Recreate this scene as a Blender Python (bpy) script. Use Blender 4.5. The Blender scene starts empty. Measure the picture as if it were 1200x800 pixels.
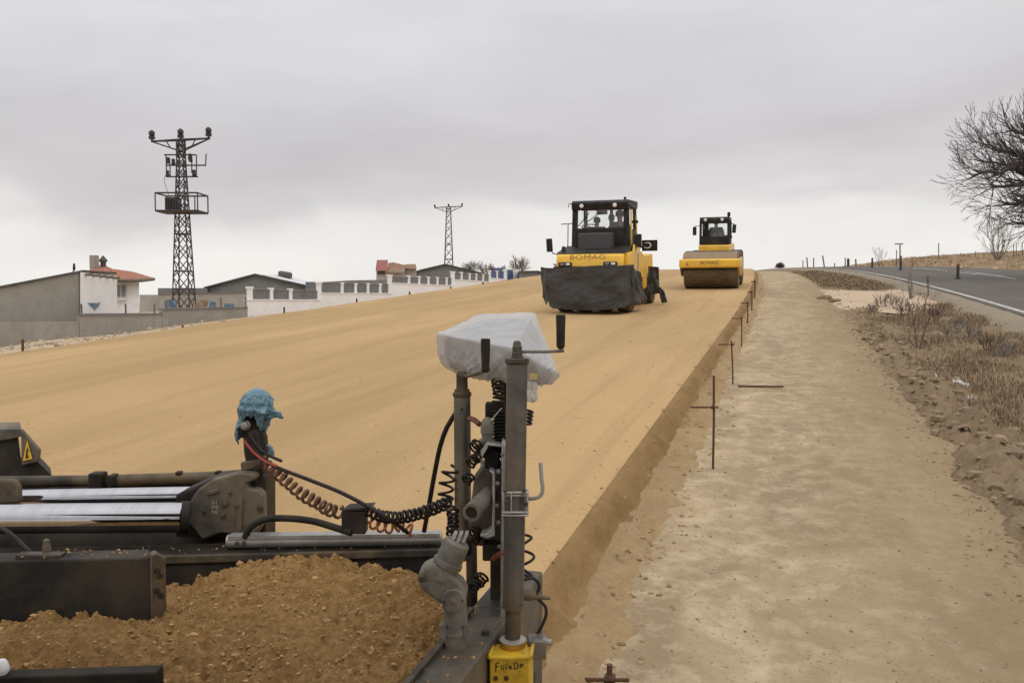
import bpy, bmesh, math, random
from mathutils import Vector, Matrix, noise as mnoise

random.seed(7)
PI = math.pi
V = Vector
scene = bpy.context.scene
COL = scene.collection

# ------------------------------------------------------------------ camera frame
HC = 2.1                      # eye height above the dirt track
PITCH = math.atan(55 / 1000)  # camera looks very slightly down
FPX = 1000.0


def solve():
    sp, cp = math.sin(PITCH), math.cos(PITCH)
    yaw, m = 0.3, 0.06
    for _ in range(60):
        d = math.cos(yaw) * cp - m * sp
        yaw = math.asin(0.325 * d)
        d = math.cos(yaw) * cp - m * sp
        m = (0.119 * d - math.cos(yaw) * sp) / cp
    return yaw, m


YAW, SLOPE = solve()          # the works climb towards a crest at SLOPE
sy_, cy_, sp_, cp_ = math.sin(YAW), math.cos(YAW), math.sin(PITCH), math.cos(PITCH)
CAM = V((0, 0, HC))
FW = V((-sy_ * cp_, cy_ * cp_, -sp_))
RT = V((cy_, sy_, 0))
UP = V((-sy_ * sp_, cy_ * sp_, cp_))
FH = V((-sy_, cy_, 0))        # horizontal forward
ZZ = V((0, 0, 1))
YR = V((0, 1, SLOPE)).normalized()


def ray(px, py):
    return FW + RT * ((px - 600) / FPX) + UP * ((400 - py) / FPX)


def M(px, py, D):
    return CAM + ray(px, py) * D


def at_x(px, py, x):
    r = ray(px, py)
    return CAM + r * (x / r.x)


def at_y(px, py, y):
    r = ray(px, py)
    return CAM + r * (y / r.y)


K2 = 0.00042


def g(y):
    if y < -20:
        return -20 * SLOPE
    if y < 40:
        return SLOPE * y
    t = y - 40
    tm = (SLOPE + 0.03) / (2 * K2)
    if t < tm:
        return SLOPE * y - K2 * t * t
    zt = SLOPE * (40 + tm) - K2 * tm * tm
    return zt - 0.03 * min(t - tm, 260)


def bend(y):
    t = max(0.0, y - 20)
    return -0.0006 * t * t if t < 60 else -0.0006 * 3600 - 0.072 * (t - 60)


def bnd(xs, y):
    t = min(60.0, max(0.0, y - 20))
    e = smooth(1.2, 4.6, xs)
    return bend(y) - e * (0.00078 * t * t + (0.094 * max(0.0, y - 80)))


def at_g(px, py, h=0.0):
    """where the ray meets the climbing ground raised by h"""
    r = ray(px, py)
    lo, t = 0.5, 0.5
    while t < 400:
        p = CAM + r * t
        if p.z < g(p.y) + h:
            a, b = lo, t
            for _ in range(40):
                c = (a + b) / 2
                p = CAM + r * c
                if p.z < g(p.y) + h:
                    b = c
                else:
                    a = c
            return CAM + r * b
        lo = t
        t += 0.25
    return CAM + r * 70


def smooth(a, b, x):
    t = min(1, max(0, (x - a) / (b - a)))
    return t * t * (3 - 2 * t)


def interp(tab, x):
    if x <= tab[0][0]:
        return tab[0][1]
    for (a, u), (b, v) in zip(tab, tab[1:]):
        if x <= b:
            return u + (v - u) * (x - a) / (b - a)
    return tab[-1][1]


def fb(x, y, z=0.0, oct=4):
    return mnoise.fractal(V((x, y, z)), 0.9, 2.1, oct, noise_basis='PERLIN_ORIGINAL')


# ------------------------------------------------------------------ materials
def s2l(c):
    return tuple((x / 12.92 if x <= 0.04045 else ((x + 0.055) / 1.055) ** 2.4) for x in c)


def rgb(r, g_, b):
    return s2l((r / 255, g_ / 255, b / 255))


def pm(name, c1, c2=None, scale=4.0, rough=0.7, metal=0.0, bump=0.0, bscale=None, detail=6.0,
       stretch=(1, 1, 1), c3=None, scale3=20.0, mix3=0.5, spec=0.5, lo=0.35, hi=0.65, rough2=None,
       dust=None, dust_amt=0.0, trans=0.0, bdist=0.02, alpha=1.0, island=0.0):
    m = bpy.data.materials.new(name)
    m.use_nodes = True
    nt = m.node_tree
    N, L = nt.nodes, nt.links
    b = N['Principled BSDF']
    b.inputs['Roughness'].default_value = rough
    b.inputs['Metallic'].default_value = metal
    b.inputs['Specular IOR Level'].default_value = spec
    b.inputs['Alpha'].default_value = alpha
    if trans:
        b.inputs['Transmission Weight'].default_value = trans
    tc = N.new('ShaderNodeTexCoord')
    mp = N.new('ShaderNodeMapping')
    mp.inputs['Scale'].default_value = stretch
    L.new(tc.outputs['Object'], mp.inputs['Vector'])

    def tex(sc, det=detail, rgh=0.6):
        t = N.new('ShaderNodeTexNoise')
        t.inputs['Scale'].default_value = sc
        t.inputs['Detail'].default_value = det
        t.inputs['Roughness'].default_value = rgh
        L.new(mp.outputs[0], t.inputs['Vector'])
        return t.outputs['Fac']

    def ramp(f, a, b_):
        r = N.new('ShaderNodeMapRange')
        r.inputs['From Min'].default_value = a
        r.inputs['From Max'].default_value = b_
        L.new(f, r.inputs['Value'])
        return r.outputs[0]

    def mix(f, a, b_):
        x = N.new('ShaderNodeMix')
        x.data_type = 'RGBA'
        if isinstance(f, float):
            x.inputs[0].default_value = f
        else:
            L.new(f, x.inputs[0])
        for s, v in ((6, a), (7, b_)):
            if isinstance(v, tuple):
                x.inputs[s].default_value = (*v, 1)
            else:
                L.new(v, x.inputs[s])
        return x.outputs[2]
    col = c1
    f = None
    if c2 is not None:
        f = ramp(tex(scale), lo, hi)
        col = mix(f, c1, c2)
        if rough2 is not None:
            r = N.new('ShaderNodeMapRange')
            r.inputs['To Min'].default_value = rough
            r.inputs['To Max'].default_value = rough2
            L.new(f, r.inputs['Value'])
            L.new(r.outputs[0], b.inputs['Roughness'])
    if c3 is not None:
        f3 = ramp(tex(scale3, 5), 0.5, 0.72)
        mm = N.new('ShaderNodeMath')
        mm.operation = 'MULTIPLY'
        mm.inputs[1].default_value = mix3
        L.new(f3, mm.inputs[0])
        col = mix(mm.outputs[0], col, c3)
    if dust is not None:
        fd = ramp(tex(3.1, 8, 0.7), 0.42, 0.62)
        mm = N.new('ShaderNodeMath')
        mm.operation = 'MULTIPLY'
        mm.inputs[1].default_value = dust_amt
        L.new(fd, mm.inputs[0])
        col = mix(mm.outputs[0], col, dust)
    if island:
        ge = N.new('ShaderNodeNewGeometry')
        hv = N.new('ShaderNodeHueSaturation')
        r = N.new('ShaderNodeMapRange')
        r.inputs['To Min'].default_value = 1 - island
        r.inputs['To Max'].default_value = 1 + island
        L.new(ge.outputs['Random Per Island'], r.inputs['Value'])
        L.new(r.outputs[0], hv.inputs['Value'])
        if isinstance(col, tuple):
            hv.inputs['Color'].default_value = (*col, 1)
        else:
            L.new(col, hv.inputs['Color'])
        col = hv.outputs[0]
    if isinstance(col, tuple):
        b.inputs['Base Color'].default_value = (*col, 1)
    else:
        L.new(col, b.inputs['Base Color'])
    if bump:
        bp = N.new('ShaderNodeBump')
        bp.inputs['Strength'].default_value = bump
        bp.inputs['Distance'].default_value = bdist
        L.new(tex(bscale or scale * 5, 8, 0.65), bp.inputs['Height'])
        L.new(bp.outputs[0], b.inputs['Normal'])
    return m


DUST = (0.36, 0.25, 0.135)
MAT = dict(
    black=pm('black_paint', spec=.25, c1=(0.012, 0.012, 0.013), c2=(0.024, 0.023, 0.022), scale=6, rough=0.5, dust=DUST, dust_amt=0.05),
    steel=pm('dirty_dark_steel', (0.030, 0.026, 0.022), (0.085, 0.070, 0.053), 7, 0.55, 0.2, spec=.25, bump=0.25, bscale=60,
             dust=DUST, dust_amt=0.34, bdist=0.004),
    steel_dk=pm('blackened_steel', (0.010, 0.009, 0.008), (0.024, 0.020, 0.017), 5, 0.6, 0.1, spec=.2, bump=0.3, bscale=50,
                dust=DUST, dust_amt=0.10, bdist=0.004),
    tube=pm('grey_tube_paint', (0.075, 0.072, 0.066), (0.12, 0.114, 0.103), 9, 0.38, 0.35, bump=0.1, bscale=90,
            c3=(0.03, 0.03, 0.03), scale3=25, mix3=0.6, dust=DUST, dust_amt=0.28, bdist=0.002),
    cast=pm('cast_alloy', (0.135, 0.125, 0.108), (0.23, 0.21, 0.18), 14, 0.6, 0.35, bump=0.3, bscale=120,
            c3=(0.06, 0.055, 0.05), scale3=22, mix3=0.7, dust=DUST, dust_amt=0.25, bdist=0.002),
    plate=pm('housing_plate', (0.062, 0.056, 0.046), (0.12, 0.105, 0.082), 9, 0.65, 0.2, bump=0.3, bscale=70,
             c3=(0.03, 0.025, 0.02), scale3=18, mix3=0.7, dust=DUST, dust_amt=0.42, bdist=0.003),
    zinc=pm('zinc_plate', (0.33, 0.32, 0.30), (0.48, 0.47, 0.45), 12, 0.45, 0.6, bump=0.1, bscale=90,
            dust=(0.2, 0.16, 0.11), dust_amt=0.4, bdist=0.002),
    brass=pm('brass_ring', (0.45, 0.25, 0.07), (0.55, 0.33, 0.1), 20, 0.4, 0.8),
    chrome=pm('chrome', (0.50, 0.50, 0.53), (0.43, 0.42, 0.43), 3, 0.05, 1.0, stretch=(8, 1, 1), rough2=0.11),
    rubber=pm('black_rubber', (0.011, 0.010, 0.010), (0.024, 0.022, 0.02), 8, 0.6, spec=.2, dust=DUST, dust_amt=0.08),
    cable=pm('black_cable', (0.012, 0.010, 0.009), (0.035, 0.024, 0.018), 20, 0.5, spec=.25),
    cable_br=pm('brown_cable', (0.075, 0.035, 0.02), (0.26, 0.12, 0.06), 25, 0.5),
    cable_or=pm('orange_cable', (0.30, 0.09, 0.03), (0.4, 0.14, 0.05), 25, 0.5),
    cable_red=pm('red_cable', (0.32, 0.05, 0.03), None, rough=0.45),
    yellow=pm('machine_yellow', (0.86, 0.52, 0.05), (0.78, 0.45, 0.045), 3, 0.4, bump=0.04, bscale=40,
              dust=(0.5, 0.34, 0.14), dust_amt=0.3),
    boxyellow=pm('worn_box_yellow', (0.72, 0.47, 0.02), (0.60, 0.37, 0.02), 9, 0.5, bump=0.2, bscale=60,
                 c3=(0.20, 0.12, 0.03), scale3=26, mix3=0.6, bdist=0.003),
    signyellow=pm('warning_yellow', (0.8, 0.5, 0.02), (0.6, 0.36, 0.03), 30, 0.5),
    ink=pm('marker_ink', (0.03, 0.02, 0.015), None, rough=0.7),
    decal=pm('faded_decal', (0.11, 0.075, 0.03), (0.3, 0.19, 0.04), 9, 0.6),
    whiteink=pm('pale_stamp', (0.36, 0.34, 0.29), None, rough=0.8),
    logo=pm('white_print', (0.75, 0.75, 0.75), None, rough=0.5),
    tarp=pm('black_tarpaulin', (0.034, 0.034, 0.0335), (0.05, 0.048, 0.045), 2.0, 0.5, spec=.3, bump=0.2, bscale=5,
            dust=(0.10, 0.09, 0.075), dust_amt=0.2, bdist=0.03),
    greybox=pm('dull_grey_plastic', (0.05, 0.051, 0.053), (0.06, 0.06, 0.06), 4, 0.6),
    tyre=pm('dusty_tyre', (0.018, 0.017, 0.016), (0.04, 0.034, 0.027), 6, 0.8, bump=0.3, bscale=50, dust=DUST, dust_amt=0.3),
    drum=pm('dusty_drum_steel', (0.075, 0.058, 0.04), (0.13, 0.10, 0.068), 2.2, 0.55, 0.35, bump=0.15, bscale=20,
            stretch=(1, 4, 4), dust=DUST, dust_amt=0.25),
    dusty=pm('dust_covered_panel', (0.24, 0.17, 0.095), (0.30, 0.21, 0.12), 4, 0.8, bump=0.1, bscale=40),
    ochrelabel=pm('faded_yellow_label', (0.55, 0.42, 0.16), (0.48, 0.36, 0.14), 30, 0.6),
    boxgrey=pm('control_box_grey', (0.16, 0.16, 0.16), (0.22, 0.22, 0.215), 6, 0.6),
    lamp=pm('lamp_glass', (0.75, 0.75, 0.72), None, rough=0.15),
    cloth_dk=pm('dark_workwear', (0.02, 0.022, 0.026), (0.04, 0.042, 0.045), 8, 0.9),
    skin=pm('skin', (0.28, 0.15, 0.10), (0.33, 0.18, 0.12), 8, 0.6),
    hair=pm('dark_hair', (0.012, 0.01, 0.009), None, rough=0.7),
    bluebag=pm('blue_plastic_film', (0.075, 0.165, 0.22), (0.15, 0.26, 0.32), 9, 0.24, bump=0.4, bscale=26, bdist=0.008),
    rust=pm('rusty_iron', (0.075, 0.042, 0.027), (0.13, 0.07, 0.04), 30, 0.85, 0.2, bump=0.3, bscale=200, bdist=0.002),
    string=pm('guide_string', (0.36, 0.29, 0.2), None, rough=0.8),
    lattice=pm('weathered_galvanised_steel', (0.06, 0.052, 0.05), (0.09, 0.08, 0.075), 3, 0.7, 0.3),
    insul=pm('dark_insulator', (0.03, 0.022, 0.022), None, rough=0.3),
    render=pm('grey_render', (0.28, 0.262, 0.228), (0.34, 0.32, 0.28), 0.7, 0.9, bump=0.2, bscale=6,
              c3=(0.22, 0.205, 0.18), scale3=2.5, mix3=0.6),
    render2=pm('pale_grey_block', (0.36, 0.33, 0.29), (0.42, 0.385, 0.34), 0.9, 0.9, bump=0.2, bscale=5,
               c3=(0.28, 0.26, 0.23), scale3=2, mix3=0.6),
    darkgrey=pm('dark_grey_render', (0.16, 0.158, 0.15), (0.21, 0.205, 0.195), 0.8, 0.85, c3=(0.12, 0.12, 0.115), scale3=2.3, mix3=0.5),
    panel=pm('grey_sheet_metal', (0.15, 0.15, 0.155), (0.20, 0.2, 0.205), 1.2, 0.5, 0.3, c3=(0.1, 0.1, 0.1), scale3=3, mix3=0.4),
    whitewash=pm('whitewash', (0.86, 0.855, 0.85), (0.80, 0.79, 0.78), 0.8, 0.85, c3=(0.68, 0.65, 0.61), scale3=2.2, mix3=0.4, bump=0.1, bscale=8),
    tile=pm('red_clay_tile', (0.30, 0.11, 0.065), (0.40, 0.16, 0.095), 2.2, 0.85, c3=(0.18, 0.08, 0.055), scale3=5, mix3=0.6),
    tile2=pm('faded_red_sheet', (0.25, 0.085, 0.075), (0.32, 0.12, 0.10), 1.5, 0.8),
    tile3=pm('brown_roof', (0.22, 0.115, 0.07), (0.30, 0.165, 0.10), 1.4, 0.85),
    roofline=pm('dark_roof_sheet', (0.06, 0.056, 0.053), (0.1, 0.092, 0.085), 2, 0.7),
    roofwhite=pm('pale_roof_sheet', (0.66, 0.66, 0.67), (0.58, 0.58, 0.58), 1.5, 0.6),
    wood=pm('old_timber', (0.13, 0.10, 0.075), (0.20, 0.155, 0.12), 6, 0.85),
    brick=pm('orange_brick', (0.42, 0.17, 0.08), (0.34, 0.13, 0.06), 6, 0.9),
    glass_dk=pm('window_glass', (0.16, 0.16, 0.15), (0.22, 0.22, 0.2), 6, 0.15),
    bluetarp=pm('blue_cloth', (0.06, 0.125, 0.2), (0.22, 0.29, 0.34), 3, 0.8),
    ochre=pm('ochre_cloth', (0.16, 0.11, 0.07), (0.36, 0.27, 0.17), 3, 0.9),
    bluedoor=pm('blue_door_paint', (0.06, 0.09, 0.2), (0.08, 0.12, 0.25), 2, 0.6),
    bark=pm('dark_bark', (0.055, 0.045, 0.040), (0.10, 0.08, 0.07), 5, 0.9, bump=0.3, bscale=20),
    twig=pm('pale_twig', (0.20, 0.165, 0.14), (0.28, 0.235, 0.2), 5, 0.9),
    twig2=pm('brown_stem', (0.12, 0.075, 0.06), (0.17, 0.11, 0.085), 5, 0.9),
    paper=pm('white_litter', (0.68, 0.66, 0.62), (0.55, 0.52, 0.47), 20, 0.7),
    post=pm('road_post', (0.035, 0.033, 0.033), (0.06, 0.055, 0.05), 8, 0.6),
    postred=pm('road_post_band', (0.22, 0.06, 0.04), None, rough=0.6),
    stone=pm('pale_stone', (0.36, 0.285, 0.2), (0.5, 0.42, 0.32), 4, 0.9, island=0.3),
    clod=pm('earth_clod', (0.30, 0.19, 0.095), (0.37, 0.25, 0.13), 5, 0.95, island=0.3),
    clod2=pm('grey_earth_clod', (0.27, 0.2, 0.125), (0.36, 0.275, 0.18), 5, 0.95, island=0.3),
    clod3=pm('brown_earth_lump', (0.215, 0.157, 0.096), (0.29, 0.215, 0.135), 5, 0.95, island=0.25),
    dry=pm('dry_grass', (0.34, 0.25, 0.15), (0.23, 0.17, 0.108), 0.8, 0.9, island=0.4),
    dry2=pm('dry_straw', (0.42, 0.305, 0.19), (0.31, 0.225, 0.14), 0.5, 0.9, island=0.35),
)


def pane_mat():
    m = bpy.data.materials.new('cab_glass')
    m.use_nodes = True
    N, L = m.node_tree.nodes, m.node_tree.links
    N.remove(N['Principled BSDF'])
    t = N.new('ShaderNodeBsdfTransparent')
    t.inputs[0].default_value = (0.97, 0.98, 0.975, 1)
    gl = N.new('ShaderNodeBsdfGlossy')
    gl.inputs['Roughness'].default_value = 0.05
    n = N.new('ShaderNodeTexNoise')
    n.inputs['Scale'].default_value = 3
    mr = N.new('ShaderNodeMapRange')
    mr.inputs['To Min'].default_value = 0.02
    mr.inputs['To Max'].default_value = 0.09
    L.new(n.outputs[0], mr.inputs[0])
    x = N.new('ShaderNodeMixShader')
    L.new(mr.outputs[0], x.inputs[0])
    L.new(t.outputs[0], x.inputs[1])
    L.new(gl.outputs[0], x.inputs[2])
    L.new(x.outputs[0], N['Material Output'].inputs[0])
    return m


MAT['pane'] = pane_mat()


def film_mat():
    m = pm('white_plastic_film', (0.80, 0.795, 0.80), (0.70, 0.69, 0.69), 8, 0.24, bump=0.35, bscale=24, bdist=0.012,
           c3=(0.42, 0.39, 0.35), scale3=9, mix3=0.45)
    N, L = m.node_tree.nodes, m.node_tree.links
    b = N['Principled BSDF']
    tl = N.new('ShaderNodeBsdfTranslucent')
    tl.inputs[0].default_value = (0.7, 0.69, 0.68, 1)
    x = N.new('ShaderNodeMixShader')
    x.inputs[0].default_value = 0.3
    L.new(b.outputs[0], x.inputs[1])
    L.new(tl.outputs[0], x.inputs[2])
    tp = N.new('ShaderNodeBsdfTransparent')
    y = N.new('ShaderNodeMixShader')
    y.inputs[0].default_value = 0.30
    L.new(x.outputs[0], y.inputs[1])
    L.new(tp.outputs[0], y.inputs[2])
    L.new(y.outputs[0], N['Material Output'].inputs[0])
    return m


MAT['film'] = film_mat()


# layered ground material: blends colours with several noises in object space
def ground_mat(name, base, alt, streak, fine, streak_scale=(0.9, 0.08, 1), patch_scale=0.35, bump=0.4, bdist=0.03,
               bscale=9.0, fine_scale=14.0, fine_mix=0.5, streak_mix=0.6, patch_lo=0.4, patch_hi=0.62, speck=None, speck_scale=60,
               patch_stretch=(1, 1, 1), band=None, side=None):
    m = bpy.data.materials.new(name)
    m.use_nodes = True
    N, L = m.node_tree.nodes, m.node_tree.links
    b = N['Principled BSDF']
    b.inputs['Roughness'].default_value = 0.95
    b.inputs['Specular IOR Level'].default_value = 0.15
    tc = N.new('ShaderNodeTexCoord')

    def nz(sc, stretch=(1, 1, 1), det=6, rg=0.6, warp=0.0):
        mp = N.new('ShaderNodeMapping')
        mp.inputs['Scale'].default_value = stretch
        L.new(tc.outputs['Object'], mp.inputs[0])
        t = N.new('ShaderNodeTexNoise')
        t.inputs['Scale'].default_value = sc
        t.inputs['Detail'].default_value = det
        t.inputs['Roughness'].default_value = rg
        t.inputs['Distortion'].default_value = warp
        L.new(mp.outputs[0], t.inputs['Vector'])
        return t.outputs['Fac']

    def rng(f, a, c, to=1.0):
        r = N.new('ShaderNodeMapRange')
        r.inputs['From Min'].default_value = a
        r.inputs['From Max'].default_value = c
        r.inputs['To Max'].default_value = to
        L.new(f, r.inputs[0])
        return r.outputs[0]

    def mix(f, a, c):
        x = N.new('ShaderNodeMix')
        x.data_type = 'RGBA'
        L.new(f, x.inputs[0])
        for s, v in ((6, a), (7, c)):
            if isinstance(v, tuple):
                x.inputs[s].default_value = (*v, 1)
            else:
                L.new(v, x.inputs[s])
        return x.outputs[2]
    c = mix(rng(nz(patch_scale, patch_stretch, 7, 0.62, 0.6), patch_lo, patch_hi), base, alt)
    c = mix(rng(nz(1.0, streak_scale, 5, 0.6, 0.3), 0.45, 0.75, streak_mix), c, streak)
    c = mix(rng(nz(fine_scale, (1, 1, 1), 8, 0.7), 0.46, 0.72, fine_mix), c, fine)
    if side:
        sx_ = N.new('ShaderNodeSeparateXYZ')
        L.new(tc.outputs['Object'], sx_.inputs[0])
        jit = N.new('ShaderNodeMath')
        jit.operation = 'MULTIPLY_ADD'
        L.new(nz(1.3, (1, .6, 1), 6, .6), jit.inputs[0])
        jit.inputs[1].default_value = 2.2
        L.new(sx_.outputs[0], jit.inputs[2])
        c = mix(rng(jit.outputs[0], 1.0, 2.3, .72), c, side)
    if band:
        c = mix(rng(nz(1.0, (0.55, 0.011, 1), 4, 0.75, 0.15), 0.50, 0.62, 0.42), c, band)
        c = mix(rng(nz(1.0, (2.4, 0.02, 1), 3, 0.6, 0.1), 0.56, 0.66, 0.35), c, band)
    if band:
        c = mix(rng(nz(1.0, (2.6, 17.0, 1), 4, 0.65), 0.60, 0.68, 0.5), c, speck)
    if speck:
        c = mix(rng(nz(speck_scale, (1, 1, 1), 3, 0.5), 0.62, 0.7, 0.7), c, speck)
    L.new(c, b.inputs['Base Color'])
    bp = N.new('ShaderNodeBump')
    bp.inputs['Strength'].default_value = bump
    bp.inputs['Distance'].default_value = bdist
    L.new(nz(bscale, (1, 1, 1), 10, 0.68), bp.inputs['Height'])
    L.new(bp.outputs[0], b.inputs['Normal'])
    return m


MAT['base'] = ground_mat('compacted_tan_base', (0.49, 0.325, 0.158), (0.43, 0.283, 0.136), (0.345, 0.23, 0.112), (0.55, 0.38, 0.195),
                         streak_scale=(0.75, 0.045, 1), patch_scale=0.22, bump=0.3, bdist=0.012, bscale=14, fine_scale=26, fine_mix=0.5,
                         streak_mix=0.8, speck=(0.35, 0.225, 0.105), speck_scale=40, band=(0.345, 0.225, 0.105), patch_stretch=(1, 0.35, 1))
MAT['cut'] = ground_mat('moist_cut_edge', (0.22, 0.132, 0.055), (0.275, 0.17, 0.073), (0.165, 0.098, 0.041), (0.35, 0.228, 0.105),
                        streak_scale=(2, 0.6, 1), patch_scale=1.3, bump=0.7, bdist=0.03, bscale=12, fine_scale=24, fine_mix=0.5)
MAT['fringe'] = ground_mat('loose_fringe_earth', (0.375, 0.26, 0.137), (0.31, 0.21, 0.105), (0.43, 0.315, 0.178), (0.24, 0.155, 0.075),
                           streak_scale=(2, 0.6, 1), patch_scale=2.2, bump=0.8, bdist=0.03, bscale=16, fine_scale=18, fine_mix=0.6)
MAT['track'] = ground_mat('dusty_track', (0.425, 0.322, 0.198), (0.32, 0.238, 0.144), (0.275, 0.205, 0.124), (0.66, 0.54, 0.375),
                          streak_scale=(1.5, 0.10, 1), patch_scale=1.1, bump=0.8, bdist=0.035, bscale=9, fine_scale=4.5, fine_mix=0.62,
                          streak_mix=0.7, patch_lo=0.42, patch_hi=0.60, speck=(0.2, 0.15, 0.095), speck_scale=38, patch_stretch=(1, 0.6, 1), side=(0.275, 0.197, 0.11))
MAT['verge'] = ground_mat('rough_verge_earth', (0.275, 0.198, 0.118), (0.21, 0.153, 0.095), (0.34, 0.25, 0.152), (0.16, 0.118, 0.076),
                          streak_scale=(0.8, 0.5, 1), patch_scale=1.2, bump=0.9, bdist=0.05, bscale=8, fine_scale=9, fine_mix=0.7)
MAT['ground'] = ground_mat('sandy_ground', (0.46, 0.345, 0.225), (0.53, 0.41, 0.28), (0.38, 0.28, 0.18), (0.56, 0.45, 0.32),
                           patch_scale=0.4, bump=0.6, bdist=0.06, bscale=5, fine_scale=4)
MAT['bank'] = ground_mat('dry_grass_bank', (0.36, 0.255, 0.155), (0.27, 0.19, 0.115), (0.44, 0.325, 0.205), (0.23, 0.155, 0.09),
                         streak_scale=(0.4, 0.3, 1), patch_scale=0.7, bump=0.9, bdist=0.12, bscale=4, fine_scale=5, fine_mix=0.6)
MAT['pink'] = ground_mat('pale_pinkish_gravel', (0.49, 0.365, 0.25), (0.53, 0.41, 0.29), (0.43, 0.315, 0.21), (0.57, 0.455, 0.335),
                         patch_scale=1.2, bump=0.5, bdist=0.03, bscale=10, fine_scale=12)
MAT['asphalt'] = ground_mat('worn_asphalt', (0.118, 0.104, 0.087), (0.138, 0.124, 0.105), (0.165, 0.152, 0.135), (0.098, 0.087, 0.074),
                            streak_scale=(1.3, 0.015, 1), patch_scale=0.5, bump=0.3, bdist=0.008, bscale=60, fine_scale=40, fine_mix=0.5)
MAT['gravelshoulder'] = ground_mat('gravel_shoulder', (0.25, 0.205, 0.15), (0.31, 0.25, 0.18), (0.2, 0.165, 0.12), (0.36, 0.31, 0.24),
                                   patch_scale=1.5, bump=0.7, bdist=0.03, bscale=14, fine_scale=20)
MAT['paint'] = pm('worn_white_line', (0.55, 0.53, 0.48), (0.22, 0.2, 0.17), 7, 0.8, lo=0.42, hi=0.68, stretch=(1, 0.5, 1))
MAT['paint2'] = pm('worn_centre_line', (0.42, 0.42, 0.42), (0.17, 0.16, 0.145), 5, 0.8, lo=0.42, hi=0.66, stretch=(1, 0.4, 1))
MAT['heap'] = ground_mat('loose_damp_soil', (0.37, 0.21, 0.08), (0.44, 0.262, 0.103), (0.26, 0.146, 0.056), (0.54, 0.345, 0.152),
                         streak_scale=(3, 3, 3), patch_scale=9, bump=1.0, bdist=0.03, bscale=30, fine_scale=55, fine_mix=0.7)
MAT['soilclod'] = pm('soil_crumb', (0.33, 0.19, 0.074), (0.44, 0.265, 0.11), 40, 0.95, island=0.35)

# ------------------------------------------------------------------ mesh builder
WORLD = set()


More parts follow.
